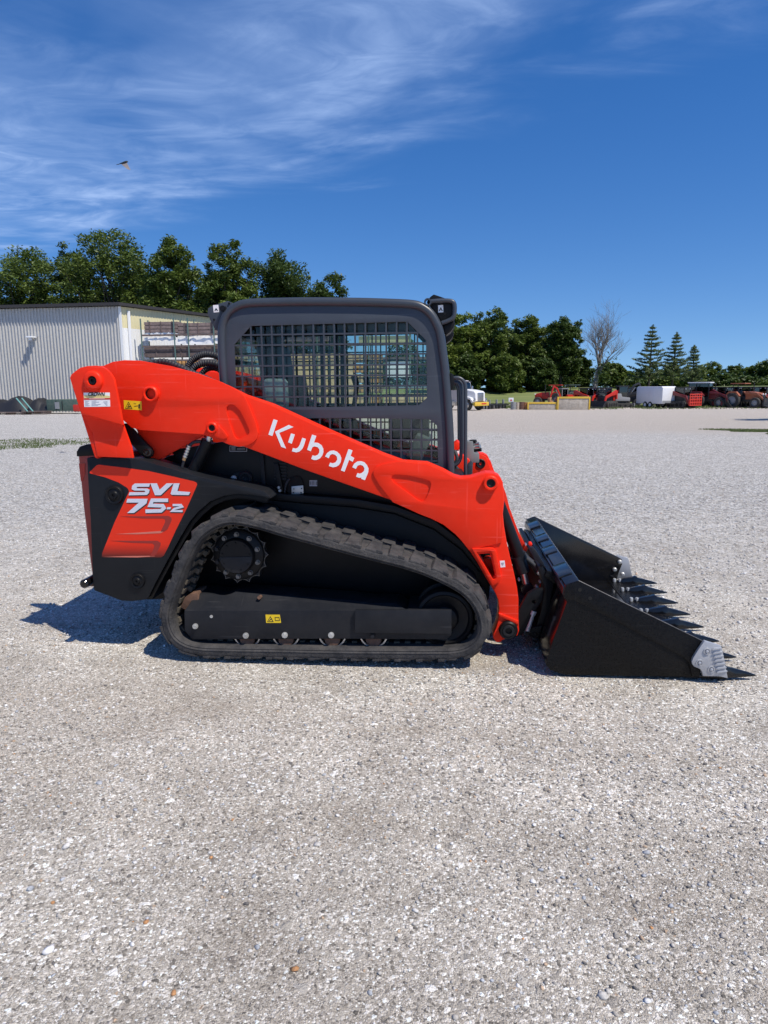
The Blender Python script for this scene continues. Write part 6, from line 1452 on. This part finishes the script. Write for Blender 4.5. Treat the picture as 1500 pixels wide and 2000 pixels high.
def tractor(px, Y, rz, label, paint=MAROON, loader=True, cab=True, group='tractors parked across the yard'):
    o = thing('farm_tractor', px, Y, rz, label, 'tractor', group)
    bxp(o, 'chassis', (.2, 0, .85), (2.6, .55, .5), TARP, .04)
    b = MB(); b.prism([(.35, 1.0), (.35, 1.62), (1.2, 1.58), (1.85, 1.42), (2.0, 1.25), (2.0, .85), (.35, .85)], -.36, .36); b.build('hood', paint, o, .06); bxp(o, 'grille', (2.01, 0, 1.12), (.04, .56, .40), TARP, .02)
    for y in (-.25, .25): q = MB(); q.cyl((2.0, y, 1.36), (2.05, y, 1.35), .09, 12); q.build('headlight', WHITEP, o)
    if cab: cab_p(o, -.85, .4, 1.3, 1.2, 2.55, TARP, WHITEP)
    else:
        bxp(o, 'seat', (-.5, 0, 1.45), (.5, .5, .5), TARP, .05)
        for y in (-.5, .5): q = MB(); q.tube([(-.85, y, 1.1), (-.9, y, 2.4)], .045, 8); q.build('roll_bar', TARP, o)
        bxp(o, 'canopy', (-.4, 0, 2.42), (1.5, 1.2, .09), paint, .03)
    for y in (-.80, .80):
        b = MB(); b.prism([(-1.35, 1.35), (-1.1, 1.62), (-.3, 1.62), (.05, 1.2), (-.05, 1.1), (-.4, 1.48), (-1.0, 1.48), (-1.25, 1.25)], y-.18, y+.18); b.build('fender', paint, o, .03)
        wheel_p(o, -.68, y*1.02, .75, .42, GREYP); wheel_p(o, 1.55, y*.95, .52, .32, GREYP)
    q = MB(); q.tube([(.75, .42, 1.4), (.75, .42, 2.5)], .045, 8); q.build('exhaust_pipe', TARP, o)
    if loader:
        for y in (-.58, .58): b = MB(); b.prism([(.3, 1.5), (.55, 1.65), (1.6, 1.5), (2.5, .7), (2.4, .6), (1.5, 1.3), (.55, 1.4)], y-.05, y+.05); b.build('loader_arm', paint, o, .02)
        b = MB(); b.prism([(2.4, .95), (2.35, .2), (3.0, .05), (3.0, .1), (2.45, .3), (2.5, .95)], -.95, .95); b.build('bucket', TARP, o)
    return o
def excavator(px, Y, rz, label, paint, dark=False, group='excavators parked across the yard', s=1.0):
    o = thing('mini_excavator', px, Y, rz, label, 'excavator', group); o.scale = (s, s, s)
    for y in (-.65, .65): track_p(o, -.85, .85, y, .32, .5)
    bxp(o, 'turntable', (0, 0, .6), (1.0, .8, .22), TARP, .03)
    b = MB(); b.prism([(-1.15, .72), (-1.25, 1.3), (-1.0, 1.55), (-.2, 1.55), (-.1, 1.2), (.8, 1.1), (.8, .72)], -.75, .75); b.build('house', paint, o, .08)
    cab_p(o, -.35, .6, .85, 1.15, 2.35, TARP if dark else GREYP)
    b = MB(); b.prism([(.75, .95), (.95, 1.5), (1.5, 2.5), (2.1, 2.75), (2.15, 2.6), (1.65, 2.35), (1.15, 1.4), (.95, .85)], .35, .60); b.build('boom', TARP if dark else paint, o, .03)
    b = MB(); b.prism([(2.0, 2.8), (2.2, 2.7), (2.75, 1.2), (2.6, 1.1)], .38, .57); b.build('stick', TARP if dark else paint, o, .03)
    b = MB(); b.prism([(2.55, 1.25), (2.9, 1.1), (2.85, .6), (2.5, .4), (2.2, .55), (2.4, .75), (2.6, .85)], .25, .70); b.build('digging_bucket', mat('tan_rusty', (.36, .20, .10), .7), o, .02)
    b = MB(); b.tube([(.95, .47, 1.2), (1.7, .47, 2.2)], .06, 10); b.build('boom_cylinder', STEEL, o); bxp(o, 'blade', (1.3, 0, .3), (.08, 1.6, .35), paint, .01)
    return o
def truck():
    o = thing('semi_truck', 906, 66, rad(-38), 'white long nosed semi truck with yellow bumper parked beyond the grab rails', 'truck')
    b = MB(); b.prism([(.2, 1.0), (.2, 2.05), (1.0, 1.98), (1.75, 1.85), (1.95, 1.7), (1.98, .85), (.2, .85)], -.80, .80); h = b.build('hood', WHITEP, o, .10, seg=3)
    gr = bxp(o, 'grille', (1.99, 0, 1.28), (.05, .95, .85), STEEL, .03)
    for k in range(7): q = MB(); q.box((2.02, -.42+k*.14, 1.28), (.03, .03, .8)); q.build('grille_bar', GREYP, gr)
    bxp(o, 'bumper', (2.08, 0, .62), (.22, 2.3, .36), YELP, .04); bxp(o, 'bumper_stripe', (2.195, .3, .64), (.01, .8, .12), INKR, 0)
    for y in (-.95, .95):
        b = MB(); b.prism([(.55, .75), (.7, 1.2), (1.1, 1.35), (1.6, 1.25), (1.95, .85), (1.75, .7), (1.55, 1.05), (1.1, 1.15), (.85, 1.0), (.75, .7)], y-.22, y+.22); b.build('fender', WHITEP, o, .05)
        q = MB(); q.cyl((1.93, y, 1.05), (2.0, y, 1.05), .13, 14); q.build('headlight', STEEL, o); wheel_p(o, 1.15, y, .52, .32, STEEL); wheel_p(o, -2.6, y, .52, .5, STEEL); wheel_p(o, -3.8, y, .52, .5, STEEL)
    b = MB(); b.prism([(-1.4, .8), (-1.4, 2.85), (-.2, 2.9), (.05, 2.75), (.25, 2.0), (.25, .8)], -.98, .98); b.build('cab', mat('shaded_white_paint', (.48, .45, .46), .4), o, .10)  # white cab, its shadowed grey-mauve look put into the colour
    b = MB(); b.add([(.27, -.85, 2.05), (.27, .85, 2.05), (.10, .85, 2.68), (.10, -.85, 2.68)], [(0, 1, 2, 3)]); b.build('windshield', GLASSD, o)
    for y in (-.985, .985):
        bxp(o, 'door_window', (-.5, y, 2.25), (.9, .02, .6), GLASSD, 0); bxp(o, 'mirror', (.15, y*1.18, 2.1), (.1, .16, .5), STEEL, .03); q = MB(); q.tube([(-1.55, y*.9, .9), (-1.55, y*.9, 3.35)], .08, 12); q.build('exhaust_stack', STEEL, o); bxp(o, 'fuel_tank', (-.7, y, .7), (1.2, .4, .5), STEEL, .1)
    bxp(o, 'frame_rails', (-2.6, 0, .85), (3.6, .9, .25), TARP, .02); bxp(o, 'visor', (.18, 0, 2.78), (.3, 1.6, .06), TARP, .01)
truck()
def trailer():
    o = thing('cargo_trailer', 1280, 72, rad(-62), 'white enclosed cargo trailer parked between the machines', 'trailer')
    b = MB(); b.prism([(-2.1, .45), (-2.1, 2.15), (-1.9, 2.3), (1.9, 2.3), (2.1, 2.15), (2.1, .45)], -1.05, 1.05); bd = b.build('box_body', WHITEP, o, .05)
    bxp(o, 'lower_trim', (-2.11, 0, .62), (.03, 2.0, .34), GREYP, .01); bxp(o, 'lower_trim', (2.11, 0, .62), (.03, 2.0, .34), GREYP, .01)
    bxp(o, 'side_door', (1.0, 1.06, 1.3), (.8, .03, 1.5), WHITEP, .01); bxp(o, 'side_door', (.4, -1.06, 1.3), (.8, .03, 1.5), WHITEP, .01)
    for x in (-.55, .25):
        for y in (-1.0, 1.0): wheel_p(o, x, y, .34, .22, WHITEP)
    o.scale = (.88, .88, .95)
    b = MB(); b.tube([(2.1, -.6, .5), (3.1, 0, .5), (2.1, .6, .5)], .06, 8); b.build('hitch_frame', TARP, o); bxp(o, 'axle', (-.15, 0, .4), (1.4, 1.7, .12), TARP, 0)
trailer()
skid(1332, 70.5, rad(-58), 'red track loader with a bright red bar grapple beside the white trailer', MAROON, True, 'grapple')
tractor(1378, 73, rad(-35), 'maroon cab tractor with front loader between the red grapple and the orange loader', MAROON)
tractor(1362, 75, rad(-30), 'second cab tractor with pale posts half hidden behind the maroon one', MAROON, False)
tractor(1451, 70.5, rad(-48), 'orange brown open tractor with canopy near the right edge', ORNG, True, False)
skid(1432, 75, rad(-35), 'dark loader half hidden left of the orange tractor', TARP, False, 'forks')
skid(1497, 71, rad(200), 'red loader cut by the right edge of the picture', MAROON, True, 'bucket'); skid(1478, 76, rad(180), 'red loader behind the orange tractor', REDP, True, 'bucket')
excavator(1212, 73, rad(5), 'dark excavator with raised black boom left of the white trailer', GREYP, True, s=.95)
skid(1180, 71.5, rad(-130), 'low red loader right of the taller yellow framed panel', REDP, True, 'bucket')
skid(1145, 77, rad(-60), 'red loader with dark cab behind the taller yellow framed panel', REDP, True, 'bucket')
excavator(1100, 80, rad(-150), 'orange excavator behind the yellow framed panel', REDP, False, s=.85); tractor(1078, 82, rad(160), 'small red tractor with roll frame left of the orange excavator', REDP, False, False); tractor(1122, 82, rad(20), 'dark green utility tractor behind the red loader', DKG, False, False)
skid(1312, 77, rad(150), 'dark cabbed loader behind the red grapple', TARP, True, 'forks')
for i, (px, Y, rz, m_, tl, lb) in enumerate(((1160, 79, -120, MAROON, 'forks', 'dark red loader facing away behind the low red loader'), (1232, 78, 170, TARP, 'forks', 'dark loader seen between the excavator and the white trailer'), (1395, 79, -150, TARP, 'bucket', 'dark cabbed loader behind the maroon tractor'), (1415, 72, -70, MAROON, 'bucket', 'maroon loader squeezed right of the maroon tractor'), (1492, 79, -100, ORNG, 'forks', 'orange loader behind the red one at the right edge'), (1460, 80, -60, TARP, 'forks', 'dark loader farthest back behind the orange tractor'))):
    skid(px, Y, rad(rz), lb, m_, i % 2 == 0, tl)
def yellow_panel(px0, px1, py, Y, hpx, label):
    a = P(px0, py, Y); c = P(px1, py, Y); x = (a.x+c.x)/2; w = c.x-a.x; z = gz(x, Y); h = hpx/FPX*(Y-CAM.y); o = bpy.data.objects.new('framed_panel', None); C.objects.link(o); o.location = (x, Y, z); o['label'] = label; o['category'] = 'panel'; o['group'] = 'yellow framed panels at the lane edge'; o.rotation_euler.z = rad(-4)
    bxp(o, 'concrete_face', (0, 0, h/2), (w-.2, .5, h-.1), CONC, .02)
    for s in (-1, 1): bxp(o, 'frame_post', (s*(w/2-.06), 0, h/2), (.14, .6, h), YELP, .02)
    bxp(o, 'top_rail', (0, 0, h-.08), (w-.27, .58, .18), YELP, .02)
yellow_panel(1088, 1151, 798, 66, 24, 'taller yellow framed concrete panel at the lane edge'); yellow_panel(1030, 1087, 798, 66.3, 14, 'low yellow framed concrete panel left of the taller one')
def small_junk():
    def at_(px, Y): p = P(px, 795, Y); return (p.x, Y, gz(p.x, Y))
    for i, (px, w, h, m, nm, lb) in enumerate(((1003, .55, .75, GREYP, 'steel_drum', 'grey drum at the left of the small scrap row'), (1011, .45, .7, mat('tan_drum', (.45, .38, .30), .7), 'steel_drum', 'tan drum second in the small scrap row'), (1019, .6, .75, mat('brown_drum', (.14, .07, .05), .7), 'steel_drum', 'dark brown drum third in the small scrap row'), (1028, .6, .7, mat('orange_drum', (.45, .20, .08), .7), 'steel_drum', 'orange brown drum next to the low yellow panel'))):
        b = MB(); b.lathe((0, 0, 0), (0, 0, 1), [(0, 0), (0, w*.5), (h*.32, w*.5), (h*.34, w*.53), (h*.36, w*.5), (h*.64, w*.5), (h*.66, w*.53), (h*.68, w*.5), (h, w*.5), (h, w*.46), (h-.03, w*.45), (h-.03, 0)], 20); o = b.build(nm, m); o.location = at_(px, 67); tag(o, lb, 'drum', 'drums beside the yellow panel')
    o = thing('small_sign', 998, 67.5, 0, 'small white sign with a red mark left of the drums', 'sign'); bxp(o, 'sign_board', (0, 0, .95), (.5, .05, .42), WHITEP, .01); q = MB(); q.add([(-.12, -.03, .84), (.12, -.03, .84), (0, -.03, 1.06)], [(0, 1, 2)]); q.build('sign_mark', INKR, o); bxp(o, 'sign_post', (0, 0, .38), (.06, .06, .76), GREYP, 0)
    for i, px in enumerate((952, 966, 979)):
        o = thing('plough_frame', px, 69+i, rad(10), 'low dark steel implement frame, %s of three right of the truck' % ['nearest the truck', 'middle one', 'farthest from the truck'][i], 'implement', 'low implements right of the truck')
        for y in (-.4, .4): bxp(o, 'beam', (0, y, .45), (1.3, .1, .1), TARP, .01)
        for x in (-.5, -.2, .1, .4): bxp(o, 'tine', (x, 0, .22), (.06, .9, .42), TARP, .01)
        bxp(o, 'hitch', (.2, 0, .7), (.1, .5, .5), GREYP, .01)
small_junk()
